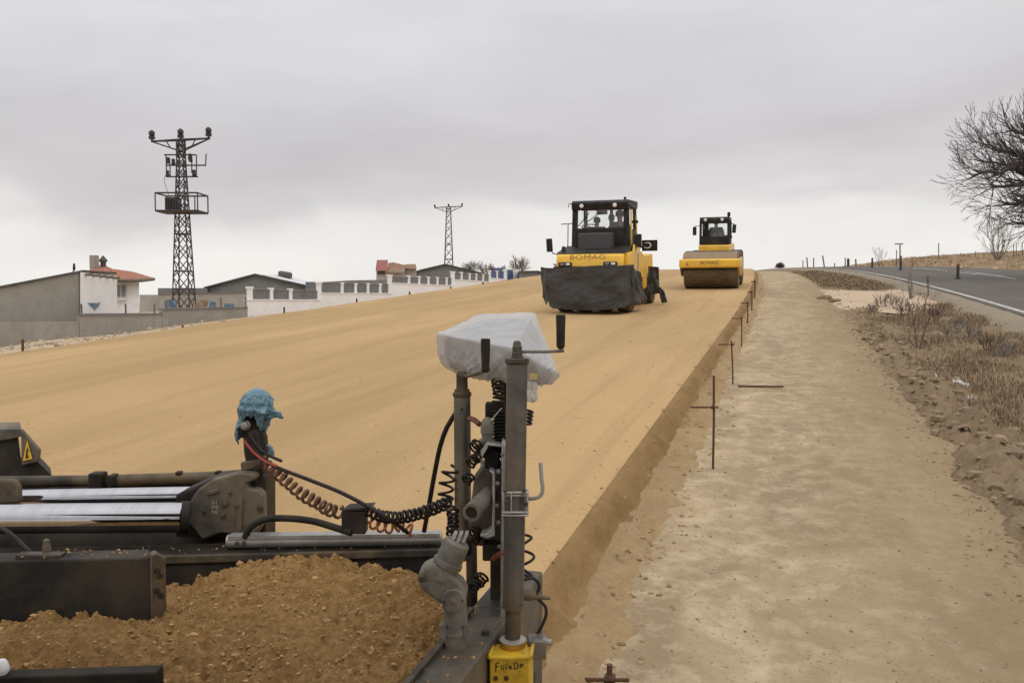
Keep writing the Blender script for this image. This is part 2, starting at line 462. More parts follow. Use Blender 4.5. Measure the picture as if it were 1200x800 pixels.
class MB:
    def __init__(s):
        s.bm = bmesh.new()

    def poly(s, pts):
        s.bm.faces.new([s.bm.verts.new(p) for p in pts])
        return s

    def hexa(s, p):
        v = [s.bm.verts.new(q) for q in p]
        for f in ((0, 1, 2, 3), (7, 6, 5, 4), (0, 4, 5, 1), (1, 5, 6, 2), (2, 6, 7, 3), (3, 7, 4, 0)):
            s.bm.faces.new([v[i] for i in f])
        return s

    def box(s, c, d, ax=None):
        c = V(c)
        X, Y, Z = ax or (V((1, 0, 0)), V((0, 1, 0)), V((0, 0, 1)))
        h = [x / 2 for x in d]
        pts = []
        for z in (-1, 1):
            for x, y in ((-1, -1), (1, -1), (1, 1), (-1, 1)):
                pts.append(c + X * (x * h[0]) + Y * (y * h[1]) + Z * (z * h[2]))
        return s.hexa(pts)

    def prism(s, pts, vec):
        vec = V(vec)
        a = [s.bm.verts.new(p) for p in pts]
        b = [s.bm.verts.new(V(p) + vec) for p in pts]
        n = len(a)
        s.bm.faces.new(a)
        s.bm.faces.new(b[::-1])
        for i in range(n):
            j = (i + 1) % n
            s.bm.faces.new((a[i], b[i], b[j], a[j]))
        return s

    def tube(s, pts, r, n=8, cap=True):
        pts = [V(p) for p in pts]
        rs = r if isinstance(r, (list, tuple)) else [r] * len(pts)
        t0 = (pts[1] - pts[0]).normalized()
        up = V((0, 0, 1)) if abs(t0.z) < 0.9 else V((1, 0, 0))
        nx = t0.cross(up).normalized()
        rings = []
        for i, p in enumerate(pts):
            t = (pts[min(i + 1, len(pts) - 1)] - pts[max(i - 1, 0)])
            t = t.normalized() if t.length > 1e-9 else t0
            nx = (nx - t * nx.dot(t))
            nx = nx.normalized() if nx.length > 1e-6 else t.orthogonal().normalized()
            ny = t.cross(nx)
            rings.append([s.bm.verts.new(p + (nx * math.cos(2 * PI * k / n) + ny * math.sin(2 * PI * k / n)) * rs[i]) for k in range(n)])
        for a, b in zip(rings, rings[1:]):
            for k in range(n):
                s.bm.faces.new((a[k], a[(k + 1) % n], b[(k + 1) % n], b[k]))
        if cap and n > 2:
            s.bm.faces.new(rings[0][::-1])
            s.bm.faces.new(rings[-1])
        return s

    def cyl(s, a, b, r, r2=None, n=20):
        return s.tube([a, b], [r, r if r2 is None else r2], n)

    def lathe(s, a, axis, prof, n=20):
        """prof: (distance along axis, radius)"""
        a, axis = V(a), V(axis).normalized()
        return s.tube([a + axis * d for d, _ in prof], [max(r, 1e-4) for _, r in prof], n)

    def ring(s, a, b, ro, ri, n=20):
        a, b = V(a), V(b)
        t = (b - a).normalized()
        u = t.orthogonal().normalized()
        w = t.cross(u)
        R = []
        for p, r in ((a, ro), (b, ro), (b, ri), (a, ri)):
            R.append([s.bm.verts.new(p + (u * math.cos(2 * PI * k / n) + w * math.sin(2 * PI * k / n)) * r) for k in range(n)])
        for i in range(4):
            A, B = R[i], R[(i + 1) % 4]
            for k in range(n):
                s.bm.faces.new((A[k], A[(k + 1) % n], B[(k + 1) % n], B[k]))
        return s

    def blob(s, c, r, sub=2, rough=0.0, seed=0.0, sq=(1, 1, 1)):
        c = V(c)
        res = bmesh.ops.create_icosphere(s.bm, subdivisions=sub, radius=1.0)
        for v in res['verts']:
            d = v.co.normalized()
            k = 1 + rough * mnoise.noise(d * 1.7 + V((seed, seed * 1.3, 0)))
            v.co = c + V((d.x * sq[0], d.y * sq[1], d.z * sq[2])) * (r * k)
        return s

    def build(s, name, mat, parent=None, smooth=35, bevel=0.0, seg=2):
        if parent is not None and parent.name in WORLD:
            off = parent_world(parent)
            for v in s.bm.verts:
                v.co -= off
        bmesh.ops.recalc_face_normals(s.bm, faces=s.bm.faces)
        me = bpy.data.meshes.new(name)
        if smooth:
            th = math.radians(smooth)
            for f in s.bm.faces:
                f.smooth = True
            for e in s.bm.edges:
                if len(e.link_faces) == 2:
                    if e.calc_face_angle(0) > th:
                        e.smooth = False
        s.bm.to_mesh(me)
        s.bm.free()
        me.materials.append(mat if not isinstance(mat, str) else MAT[mat])
        o = bpy.data.objects.new(name, me)
        COL.objects.link(o)
        if parent is not None:
            o.parent = parent
            if parent.name in WORLD:
                WORLD.add(o.name)
        if bevel:
            md = o.modifiers.new('edge', 'BEVEL')
            md.width = bevel
            md.segments = seg
            md.limit_method = 'ANGLE'
        return o


def parent_world(p):
    l = V((0, 0, 0))
    while p is not None:
        l += p.location
        p = p.parent
    return l


def tag(o, label=None, cat=None, group=None, kind=None):
    if label:
        o['label'] = label
    if cat:
        o['category'] = cat
    if group:
        o['group'] = group
    if kind:
        o['kind'] = kind
    return o


def thing(name, loc, label, cat, group=None, world=True, rot=None):
    o = bpy.data.objects.new(name, None)
    o.empty_display_size = 0.2
    o.location = loc
    if rot:
        o.rotation_euler = rot
    COL.objects.link(o)
    tag(o, label, cat, group)
    if world:
        WORLD.add(o.name)
    return o


def copy_thing(src, loc, label, rot=None, scale=None):
    r = src.copy()
    COL.objects.link(r)
    r.location = loc
    if rot is not None:
        r.rotation_euler = rot
    if scale is not None:
        r.scale = scale
    r['label'] = label
    for ch in src.children:
        c = ch.copy()
        COL.objects.link(c)
        c.parent = r
        for gch in ch.children:
            d = gch.copy()
            COL.objects.link(d)
            d.parent = c
    return r


def lettering(txt, size, mat, parent, mw, name='lettering', ext=0.002, wide=1.0, bold=0.0):
    cu = bpy.data.curves.new(name, 'FONT')
    cu.body = txt
    cu.size = size
    cu.extrude = ext
    cu.align_x = 'CENTER'
    cu.align_y = 'CENTER'
    cu.resolution_u = 3
    cu.offset = bold
    cu.materials.append(MAT[mat])
    tmp = bpy.data.objects.new(name, cu)
    COL.objects.link(tmp)
    bpy.context.view_layer.update()
    me = bpy.data.meshes.new_from_object(tmp.evaluated_get(bpy.context.evaluated_depsgraph_get()))
    bpy.data.objects.remove(tmp)
    o = bpy.data.objects.new(name, me)
    COL.objects.link(o)
    o.parent = parent
    o.matrix_local = mw @ Matrix.Diagonal((wide, 1, 1, 1))
    return o


def bolts(name, mat, parent, spots, axis, prof, n=6):
    for p in spots:
        MB().lathe(p, axis, prof, n).build(name, mat, parent)


def basis(o, X, Y, Z):
    return Matrix(((X.x, Y.x, Z.x, o.x), (X.y, Y.y, Z.y, o.y), (X.z, Y.z, Z.z, o.z), (0, 0, 0, 1)))


def resample(pts, step):
    pts = [V(p) for p in pts]
    out = [pts[0]]
    for i in range(len(pts) - 1):
        p0 = pts[max(i - 1, 0)]
        p1, p2 = pts[i], pts[i + 1]
        p3 = pts[min(i + 2, len(pts) - 1)]
        n = max(2, int((p2 - p1).length / step))
        for k in range(1, n + 1):
            t = k / n
            out.append(0.5 * ((2 * p1) + (p2 - p0) * t + (2 * p0 - 5 * p1 + 4 * p2 - p3) * t * t + (3 * p1 - p0 - 3 * p2 + p3) * t ** 3))
    return out


def coil(mb, pts, R, pitch, r, n=6):
    base = resample(pts, pitch / 12)
    t = (base[1] - base[0]).normalized()
    nx = t.orthogonal().normalized()
    out, ang = [], 0.0
    for i, p in enumerate(base):
        t = (base[min(i + 1, len(base) - 1)] - base[max(i - 1, 0)]).normalized()
        nx = (nx - t * nx.dot(t)).normalized()
        ny = t.cross(nx)
        if i:
            ang += 2 * PI * (p - base[i - 1]).length / pitch
        k = 1 + 0.18 * mnoise.noise(V((ang * 0.31, 1.7, 0)))
        out.append(p + (nx * math.cos(ang) + ny * math.sin(ang)) * R * k)
    mb.tube(out, r, n)


# ------------------------------------------------------------------ terrain
NAT = [(-400, -1.6), (-30, -1.42), (-22, -0.90), (-16, -0.42), (-14.2, 0.02), (-13, 0.05), (-1.2, -0.06), (1.1, -0.08), (1.4, -0.30), (4.6, -0.30),
       (5.3, 0.16), (13.4, 0.16), (14.2, 0.12), (15.5, 0.5), (18.5, 1.12), (24, 1.35), (60, 1.1), (140, -1.5), (500, -8)]


def nat(x, y):
    xs = x - bend(y)
    xs = x - bnd(xs, y)
    xs = x - bnd(xs, y)
    h = g(y) + interp(NAT, xs)
    h -= min(.55, max(0, (y - 14) * .014)) * smooth(15, 24, -xs)
    w = smooth(34, 90, -xs)
    low = min(g(y), 0.8) - 2.6
    h = h * (1 - w) + low * w
    if xs < -15 or xs > 14:
        h += 0.10 * fb(x * 0.35, y * 0.35) + 0.05 * fb(x * 1.3, y * 1.3)
    return h


def at_nat(px, py, t0=30.0, fallback=58.0):
    r = ray(px, py)
    t = t0
    while t < 90:
        p = CAM + r * t
        if p.z <= nat(p.x, p.y):
            return p
        t += .4
    p = CAM + r * fallback
    return V((p.x, p.y, nat(p.x, p.y)))


def grid(name, xl, yl, pos, mat, kind='structure'):
    vs, fs = [], []
    nx, ny = len(xl), len(yl)
    for y in yl:
        for x in xl:
            vs.append(pos(x, y))
    for j in range(ny - 1):
        for i in range(nx - 1):
            a = j * nx + i
            fs.append((a, a + 1, a + nx + 1, a + nx))
    me = bpy.data.meshes.new(name)
    me.from_pydata(vs, [], fs)
    me.polygons.foreach_set('use_smooth', [True] * len(fs))
    me.materials.append(MAT[mat])
    o = bpy.data.objects.new(name, me)
    COL.objects.link(o)
    tag(o, kind=kind)
    return o


def graded(a, b, k=0.02, mn=0.06, mx=40):
    out, y = [a], a
    while y < b:
        y += min(mx, max(mn, k * abs(y)))
        out.append(min(y, b))
    return out


def lin(a, b, n):
    return [a + (b - a) * i / (n - 1) for i in range(n)]


gx = [-600, -400, -260, -180, -130, -100, -80, -66, -56, -48, -42, -38] + lin(-35, -14, 60) + [-13, -11, -8, -5, -3, -1.5, 0, 2.1, 2.5, 3, 3.5, 4, 4.5, 5.2, 7, 9, 11, 13] + \
    lin(13.5, 26, 30) + [29, 33, 38, 46, 60, 80, 110, 150, 200, 280, 400, 600]
gy = lin(-60, 0, 8)[:-1] + graded(0, 120, 0.03, 0.6) + graded(125, 900, 0.05, 6)
grid('ground', gx, gy, lambda x, y: V((x + bnd(x, y), y, nat(x + bnd(x, y), y))), 'ground')


# bank of dry grass right of the road
def bank_pos(xs, y):
    x = xs + bnd(xs, y)
    e = min(smooth(13.9, 14.6, xs), 1 - smooth(33, 36, xs))
    return V((x, y, nat(x, y) - 0.12 + e * (0.18 + 0.12 * fb(x * 0.8, y * 0.8) + 0.05 * fb(x * 3, y * 3))))


grid('grass_bank', lin(13.8, 36, 70), graded(18, 130, 0.008, 0.3), bank_pos, 'bank')

# compacted tan road base, 0.25 m above the track
FTOP = 0.25
fx = lin(-15.2, -14.0, 5) + lin(-13.6, -1.6, 40) + [-1.45, -1.36, -1.29, -1.25, -1.20]


def base_pos(xs, y):
    x = xs + bend(y)
    h = FTOP
    if xs < -14.0:
        h = FTOP - (-14.0 - xs) * 0.5 - 0.06 * abs(fb(x * 2, y * 2))
    elif xs > -1.295:
        h -= (xs + 1.295) * .9
    else:
        h += 0.012 * fb(x * 0.5, y * 0.12) + 0.006 * fb(x * 1.2, y * 0.7)
    return V((x, y, g(y) + h))


grid('road_base', fx, graded(-4, 150, 0.012, 0.12), base_pos, 'base')

# the trimmed edge of the base, darker and crumbling onto the track
EDGE = [(0.0, FTOP - .02), (0.05, FTOP + .004), (0.11, 0.235), (0.16, 0.185), (0.22, 0.10), (0.28, 0.062), (0.36, 0.036), (0.43, 0.014), (0.50, -0.008), (0.62, -0.05)]


def edge_pos(u, y):
    n1 = fb(3.1, y * 0.8, 2.0) * 0.05 + fb(7.7, y * 5, 2.0) * 0.03
    n2 = fb(u * 9, y * 5, 4.0)
    xs = -1.34 + u + n1 * smooth(.08, .3, u) + (0.02 * n2 if 0.2 < u < 0.5 else 0)
    z = interp(EDGE, u) + (0.018 * n2 + 0.014 * fb(u * 30, y * 16, 1.0) if 0.1 < u < 0.55 else 0)
    return V((xs + bend(y), y, g(y) + z))


grid('road_base_edge', [0, 0.06] + lin(0.10, 0.27, 9), graded(-4, 150, 0.008, 0.045), edge_pos, 'cut')
grid('loose_fringe', lin(0.225, 0.56, 13) + [0.62], graded(-4, 150, 0.008, 0.045), lambda u, y: edge_pos(u, y) + V((0, 0, -.012 + .02 * smooth(.225, .25, u) + .022 * fb(u * 9, y * 3, 5))), 'fringe')


def track_pos(xs, y):
    x = xs + bnd(xs, y)
    e = smooth(1.40, 1.90, xs + 0.14 * fb(1.0, y * 0.9) + .05 * fb(2.0, y * 4))
    rut = -0.018 * math.exp(-((xs + 0.1) / 0.25) ** 2) - 0.018 * math.exp(-((xs - 1.35) / 0.25) ** 2)
    h = 0.014 * fb(x * 1.1, y * 0.6) + 0.008 * fb(x * 4, y * 3) + rut - 0.10 * e
    return V((x, y, g(y) + h))


grid('dirt_track', lin(-1.25, 2.3, 46), graded(-4, 150, 0.010, 0.07), track_pos, 'track')


def verge_h(xs, y):
    x = xs + bnd(xs, y)
    ridge = 0.13 * math.exp(-((xs - 1.85 - 0.12 * fb(0.3, y * 0.7)) / 0.27) ** 2) * (1 - smooth(13, 22, y))
    h = -0.03 + ridge * (0.9 + 1.6 * fb(x * 2.2, y * 1.6))
    h += 0.10 * smooth(3.4, 4.9, xs) + 0.05 * fb(x * 1.3, y * 1.0) * (1 - 0.7 * smooth(4.2, 5, xs)) - 0.04 * math.exp(-((xs - 2.9) / 0.5) ** 2)
    rg = math.exp(-((xs - 2.1) / 0.55) ** 2)
    h += ((0.045 + .06 * rg) * fb(x * 6, y * 5) + (0.02 + .03 * rg) * fb(x * 17, y * 14)) * (1 - 0.8 * smooth(4.3, 4.9, xs))
    h -= 0.12 * (1 - smooth(1.34, 1.62, xs + 0.14 * fb(1.0, y * 0.9) + .05 * fb(2.0, y * 4)))
    h -= 0.2 * smooth(4.95, 5.12, xs)
    return g(y) + h


grid('verge', lin(1.2, 5.15, 80), graded(2.5, 150, 0.008, 0.05), lambda xs, y: V((xs + bnd(xs, y), y, verge_h(xs, y))), 'verge')

# pinkish gravel crossing between the track and the road
def cross_pos(u, v):
    y = 27.5 + v * 11.5 + 0.5 * fb(u * 3, v * 3) - 1.5 * u
    xs = 1.3 + u * 3.65
    e = min(u / 0.15, (1 - u) / 0.06, v / 0.15, (1 - v) / 0.15, 1)
    return V((xs + bnd(xs, y), y, max(verge_h(xs, y), g(y) + 0.0) + 0.07 * e - 0.05))


grid('gravel_crossing', lin(0, 1, 30), lin(0, 1, 30), cross_pos, 'pink')

# asphalt road, its gravel shoulder and painted lines
AZ = 0.30


def aroad(z, name, x0, x1, y0, y1, mat, n=14):
    def pos(xs, y):
        return V((xs + bnd(xs, y), y, g(y) + z + (0.06 * (1 - ((xs - 9.2) / 4.1) ** 2) if 5 <= xs <= 13.4 else -0.0)))
    return grid(name, lin(x0, x1, n), graded(y0, y1, 0.02, 0.5), pos, mat)


aroad(AZ, 'asphalt_road', 5.05, 13.35, 4, 160, 'asphalt', 24)
aroad(AZ + 0.004, 'edge_line', 5.22, 5.36, 4, 150, 'paint', 3)


def dashes():
    vs, fs = [], []
    for x0, ph, ln in ((9.15, 0, 6.5), (9.5, 3, 7.5), (8.9, 5, 3.5)):
        y = 6 + ph
        while y < 110:
            for k in range(8):
                for x in (x0, x0 + 0.16):
                    yy = y + ln * k / 7
                    vs.append((x + bnd(x, yy), yy, g(yy) + AZ + 0.06 + 0.005))
                if k:
                    n = len(vs)
                    fs.append((n - 4, n - 3, n - 1, n - 2))
            y += 11
    me = bpy.data.meshes.new('centre_line')
    me.from_pydata(vs, [], fs)
    me.materials.append(MAT['paint2'])
    o = bpy.data.objects.new('centre_line', me)
    COL.objects.link(o)
    tag(o, kind='structure')


dashes()
grid('road_shoulder', [4.3, 4.55, 4.75, 4.95, 5.07], graded(3, 150, 0.02, 0.3),
     lambda xs, y: V((xs + bnd(xs, y), y, g(y) + {4.3: -0.08, 4.55: 0.10, 4.75: 0.21, 4.95: 0.27, 5.07: 0.29}[xs] + 0.02 * fb(xs * 4, y * 2))), 'gravelshoulder')
grid('far_shoulder', [13.3, 13.6, 14.0, 14.6], graded(3, 150, 0.02, 0.3),
     lambda xs, y: V((xs + bnd(xs, y), y, g(y) + {13.3: 0.28, 13.6: 0.26, 14.0: 0.2, 14.6: 0.05}[xs] + 0.02 * fb(xs * 4, y * 2))), 'gravelshoulder')


# ------------------------------------------------------------------ loose stones, clods, dry grass (stuff)
def scatter_rocks(name, pts, mat):
    base = []
    bm = bmesh.new()
    bmesh.ops.create_icosphere(bm, subdivisions=1, radius=1)
    bv = [v.co.copy() for v in bm.verts]
    bf = [[v.index for v in f.verts] for f in bm.faces]
    bm.free()
    vs, fs = [], []
    for p, r in pts:
        o = len(vs)
        sd = random.random() * 99
        q = Matrix.Rotation(random.random() * 6.28, 3, 'Z')
        sx, sy2, sz = random.uniform(.7, 1.3), random.uniform(.6, 1.1), random.uniform(.45, .8)
        for v in bv:
            k = 1 + 0.75 * mnoise.noise(v * 1.9 + V((sd, 0, 0)))
            vs.append(V(p) + q @ V((v.x * sx, v.y * sy2, v.z * sz)) * (r * k))
        fs += [[i + o for i in f] for f in bf]
    me = bpy.data.meshes.new(name)
    me.from_pydata(vs, [], fs)
    me.materials.append(MAT[mat])
    o = bpy.data.objects.new(name, me)
    COL.objects.link(o)
    return o


pts = []
for _ in range(1700):
    y = 2.6 + 40 * random.random() ** 2.2
    xs = -0.87 + random.gauss(0, 0.15)
    pts.append((V((xs + bend(y), y, max(edge_pos(xs + 1.34, y).z + .004, track_pos(xs, y).z)), ), random.choice((.004, .006, .008, .012, .02)) * (1 + y * 0.015)))
tag(scatter_rocks('loose_clods', pts, 'clod'), kind='stuff')
pts = []
for _ in range(1500):
    y = 2.6 + 32 * random.random() ** 2
    xs = random.uniform(-0.8, 1.9)
    pts.append((V((xs + bend(y), y, track_pos(xs, y).z + 0.002)), random.uniform(0.003, 0.010) * (1 + y * 0.03)))
tag(scatter_rocks('pebbles', pts, 'clod2'), kind='stuff')
pts = []
for _ in range(900):
    y = 2.5 + 26 * random.random() ** 1.6
    xs = -1.3 - 7 * random.random() ** 2.2
    pts.append((base_pos(xs, y) + V((0, 0, .001)), random.choice((.003, .004, .005, .007, .011)) * (1 + y * .03)))
tag(scatter_rocks('base_crumbs', pts, 'clod'), kind='stuff')
pts = []
for _ in range(800):
    y = 4 + 18 * random.random() ** 1.4
    xs = 1.9 + random.gauss(0, 0.34)
    pts.append((V((xs + bnd(xs, y), y, verge_h(xs, y) + 0.01)), random.choice((.01, .015, .02, .03, .05, .075))))
for _ in range(1300):
    y = 4 + 24 * random.random() ** 1.5
    xs = 1.52 + random.gauss(0, 0.16)
    pts.append((V((xs + bend(y), y, max(verge_h(xs, y), track_pos(xs, y).z) + .002)), random.choice((.005, .007, .009, .012, .018)) * (1 + y * .02)))
tag(scatter_rocks('earth_lumps', pts, 'clod3'), kind='stuff')
pts = []
for _ in range(330):
    p = at_x(random.uniform(-20, 300), random.uniform(380, 420), random.uniform(-29.8, -26) if random.random() < .75 else random.uniform(-26, -17))
    pts.append((V((p.x, p.y, nat(p.x, p.y) + 0.03)), random.choice((0.02, 0.03, 0.04, 0.05, 0.07, 0.11))))
tag(scatter_rocks('rubble', pts, 'stone'), kind='stuff')


def blades(name, spots, mat):
    vs, fs = [], []
    for p, h, sp in spots:
        for _ in range(7):
            a = random.random() * 6.28
            o = V((random.gauss(0, sp), random.gauss(0, sp), 0))
            ln = h * random.uniform(0.5, 1.2)
            tip = V((math.cos(a), math.sin(a), 0)) * ln * random.uniform(0.15, 0.75)
            w = V((-math.sin(a), math.cos(a), 0)) * (0.0022 + 0.00027 * p[1])
            b = V(p) + o
            n = len(vs)
            mid = b + tip * 0.35 + ZZ * ln * 0.6
            vs += [b - w, b + w, mid + w * 0.7, mid - w * 0.7, b + tip + ZZ * ln * 0.95]
            fs += [(n, n + 1, n + 2, n + 3), (n + 3, n + 2, n + 4)]
    me = bpy.data.meshes.new(name)
    me.from_pydata(vs, [], fs)
    me.materials.append(MAT[mat])
    o = bpy.data.objects.new(name, me)
    COL.objects.link(o)
    tag(o, kind='stuff')


sp = []
while len(sp) < 20000:
    y = 4.5 + 62 * random.random() ** 1.5
    xs = random.uniform(1.75, 4.75)
    d = fb(xs * 0.9, y * 0.5, 5.0) + 0.35 * smooth(1.8, 2.8, xs) - 0.1 - 0.25 * (1 - smooth(6, 12, y)) * (1 - smooth(2.0, 2.6, xs))
    cx = (y - 27.5 + 1.5 * (xs - 1.3) / 3.65) / 11.5
    if -0.05 < cx < 1.0 and not (cx < 0.25 and xs > 3.5):
        continue
    if y > 40:
        d = 0.6 if xs < 4.6 else 0
    if random.random() < d + 0.18:
        sp.append((V((xs + bnd(xs, y), y, verge_h(xs, y) - 0.01)), random.uniform(0.03, 0.12) * (1.3 if d > 0.5 else 1), 0.08))
blades('dry_grass', sp, 'dry')
sp = []
for _ in range(3800):
    y = random.uniform(26, 100)
    xs = random.uniform(14.3, 26)
    sp.append((bank_pos(xs, y) - ZZ * 0.02, random.uniform(0.08, 0.24), 0.2))
blades('bank_grass', sp, 'dry2')


# ------------------------------------------------------------------ bare woody plants
def branch(mb, p, d, L, r, depth, spread, up, n=5, kids=3, curl=0.25, rmin=0.004):
    pts, rs = [p], [r]
    q, dd = p.copy(), d.normalized()
    segs = 5 if depth > 1 else 3
    kidspots = []
    for i in range(segs):
        dd = (dd + V((random.gauss(0, curl), random.gauss(0, curl), random.gauss(0, curl))) * 0.5 + ZZ * up * 0.22).normalized()
        q = q + dd * (L / segs)
        pts.append(q)
        rs.append(max(rmin, r * (1 - 0.62 * (i + 1) / segs)))
        kidspots.append((q.copy(), dd.copy(), rs[-1]))
    mb.tube(pts, rs, n if depth > 1 else 3, cap=False)
    if depth <= 0:
        return
    for k in range(kids):
        i = min(segs - 1, int((k + 1 + random.random()) * segs / (kids + 1)))
        s, sd, sr = kidspots[i]
        a = random.random() * 6.28
        o = sd.orthogonal().normalized()
        o.rotate(Matrix.Rotation(a, 3, sd))
        branch(mb, s, (sd + o * spread * random.uniform(0.7, 1.3)), L * random.uniform(0.5, 0.72), max(rmin, sr * 0.75), depth - 1, spread, up, n, kids, curl, rmin)
    s, sd, sr = kidspots[-1]
    branch(mb, s, sd, L * 0.6, max(rmin, sr * 0.9), depth - 1, spread, up, n, kids, curl, rmin)


def shrub(name, base, h, stems, mat, label, cat, group=None, spread=0.5, depth=2, r=None, fan=0.5, kids=3, rmin=0.006):
    t = thing(name, base, label, cat, group)
    mb = MB()
    for k in range(stems):
        a = 6.28 * k / stems + random.random()
        d = V((math.cos(a) * fan, math.sin(a) * fan, 1))
        branch(mb, V(base) - ZZ * 0.05, d, h * random.uniform(0.45, 0.65), r or h * 0.02, depth, spread, 0.5, 5, kids, 0.22, rmin)
    mb.build('stems', mat, t)
    return t


# big bare tree at the right edge, on the bank
random.seed(21)
tb = at_y(1318, 300, 39)
tb.z = nat(tb.x, tb.y)
tree = thing('bare_tree', tb, 'large leafless tree with dark spreading branches beside the asphalt road', 'tree')
YT = tb.y
fork = at_y(1288, 232, YT)
mb = MB()
mb.tube(resample([tb - ZZ * 0.3, tb + (fork - tb) * 0.4 + RT * 0.15, fork], 0.3), [0.36 - 0.012 * i for i in range(len(resample([tb - ZZ * 0.3, tb + (fork - tb) * 0.4 + RT * 0.15, fork], 0.3)))], 12)
mb.build('trunk', 'bark', tree)
mb = MB()
limbs = [((1205, 212), (1160, 200), (1108, 205), 0.17), ((1215, 205), (1175, 172), (1118, 152), 0.16), ((1222, 195), (1190, 155), (1150, 122), 0.16),
         ((1232, 190), (1212, 150), (1200, 122), 0.15), ((1255, 180), (1250, 145), (1240, 110), 0.15), ((1285, 185), (1305, 140), (1320, 112), 0.15),
         ((1300, 200), (1350, 160), (1400, 130), 0.15), ((1310, 220), (1370, 205), (1430, 200), 0.14),
         ((1225, 236), (1190, 236), (1142, 238), 0.16), ((1225, 250), (1190, 258), (1155, 264), 0.16), ((1230, 244), (1200, 248), (1172, 232), 0.16),
         ((1300, 240), (1350, 245), (1400, 250), 0.12), ((1200, 222), (1165, 216), (1128, 224), 0.16), ((1210, 200), (1160, 185), (1112, 176), 0.12),
         ((1225, 200), (1205, 170), (1172, 135), 0.12)]
limbs = [tuple((q[0] + 33, q[1] + (0 if q[1] > 198 else (198 - q[1]) * .30 + 6)) for q in l[:3]) + (l[3] * 1.35,) for l in limbs]
for i, (a, b_, c, r0) in enumerate(limbs):
    dy = (-1.8, 1.2, -0.6, 2.0, -2.4, 0.6)[i % 6]
    P = resample([fork, at_y(*a, YT + dy * 0.35), at_y(*b_, YT + dy * 0.8), at_y(*c, YT + dy * 1.2)], 0.35)
    P = [p + V((random.gauss(0, .05), random.gauss(0, .05), random.gauss(0, .06))) if 0 < j else p for j, p in enumerate(P)]
    n = len(P)
    rs = [r0 * (1 - 0.88 * j / (n - 1)) + 0.006 for j in range(n)]
    mb.tube(P, rs, 7, cap=False)
    low = a[1] > 215 or c[1] > 215
    for j in range(4, n):
        for _ in range(3 if j < n * 0.5 else 4):
            if random.random() < 0.88:
                t = (P[min(j + 1, n - 1)] - P[j - 1]).normalized()
                o = t.orthogonal().normalized()
                o.rotate(Matrix.Rotation(random.random() * 6.28, 3, t))
                d = t * 1.0 + o * 0.8 + ZZ * (0.10 if low else 0.3)
                branch(mb, P[j], d, random.uniform(0.5, 1.05), max(0.013, rs[j] * 0.5), 2, 0.55, 0.05 if low else 0.35, 4, 2, 0.2, 0.008)
mb.build('crown', 'bark', tree)

random.seed(5)
p = at_nat(1169, 306)
p.z -= 0.05
shrub('bare_bush', p, 2.0 * p.y / 44, 13, 'twig', 'pale leafless bush standing on the dry grass bank below the tree', 'bush', fan=0.55, depth=2, r=0.035, kids=3, rmin=0.008)
p = at_y(1030, 313, 84)
shrub('bare_bush', p, 1.6, 4, 'twig', 'tiny faint bare bush on the skyline beyond the road crest', 'bush', fan=0.3, r=0.03, rmin=0.008)
for i, (px, py, Y, h, lab) in enumerate(((552, 322, 118, 2.3, 'dark bare bush behind the white wall, just right of the far lattice tower'),
                                         (571, 322, 120, 1.9, 'small sparse bare tree between the dark bush and the blue fence panels'),
                                         (586, 322, 122, 1.5, 'faint bare tree right behind the blue fence panels'),
                                         (607, 320, 112, 2.4, 'round bare tree above the blue door at the far wall end'))):
    p = at_y(px, py, Y)
    shrub('bare_tree', p - ZZ * .4, h + .2, 11, 'twig2' if i else 'bark', lab, 'tree', group='bare trees beyond the wall', fan=1.0, spread=.8, r=0.05, depth=2, kids=5, rmin=0.016)
p = at_y(914, 313.5, 78)
t = thing('round_bush', p, 'small dark round bush on the crest at the end of the dirt track', 'bush')
mb = MB()
for k in range(160):
    d = V((random.gauss(0, 1), random.gauss(0, 1), abs(random.gauss(0, 1)))).normalized()
    mb.tube([p, p + d * random.uniform(0.3, 0.5)], [0.05, 0.02], 3)
mb.build('stems', 'bark', t)

# sapling and pale stalk on the verge
p = at_g(1076, 411, -0.02)
p.z = verge_h(p.x - bnd(p.x - bend(p.y), p.y), p.y)
t = thing('bare_sapling', p, 'thin bare reddish-brown sapling with two stems on the weedy verge', 'sapling')
mb = MB()
YS = p.y
for path, r in (([(1076, 412), (1073, 395), (1071, 378), (1066, 362), (1063, 350)], 0.016), ([(1077, 412), (1081, 396), (1085, 380), (1083, 362), (1087, 346)], 0.016),
                ([(1071, 378), (1075, 362), (1076, 345)], 0.009), ([(1084, 385), (1089, 372), (1089, 352)], 0.008), ([(1076, 410), (1066, 400), (1064, 396)], 0.008)):
    P = resample([at_y(a, b_, YS + random.uniform(-.05, .05)) for a, b_ in path], 0.06)
    mb.tube(P, [r * (1 - 0.7 * i / (len(P) - 1)) + 0.002 for i in range(len(P))], 6)
    for q in P[4::2]:
        branch(mb, q, V((random.gauss(0, 1), random.gauss(0, 1), 0.6)), 0.16, 0.006, 1, 0.6, 0.3, 4, 2, 0.3, 0.0028)
mb.build('stems', 'twig2', t)
p = at_g(1066, 350, 0.05)
t = thing('dry_stalk', p, 'pale dry upright plant stalk at the verge edge against the asphalt', 'plant')
mb = MB()
for k in range(7):
    q = p + V((random.gauss(0, .06), random.gauss(0, .06), 0))
    tip = at_y(1066 + random.uniform(-3, 3), 312 + 22 * (k / 6), p.y)
    P = resample([q, (q + tip) / 2 + RT * random.gauss(0, .03), tip], 0.2)
    mb.tube(P, [0.016 - 0.008 * i / len(P) for i in range(len(P))], 5)
    for s_ in P[2:]:
        branch(mb, s_, V((random.gauss(0, 1), random.gauss(0, 1), 1.2)), 0.22, 0.006, 0, 0.4, 0.4, 4, 1, 0.2, 0.004)
mb.build('stems', 'twig', t)
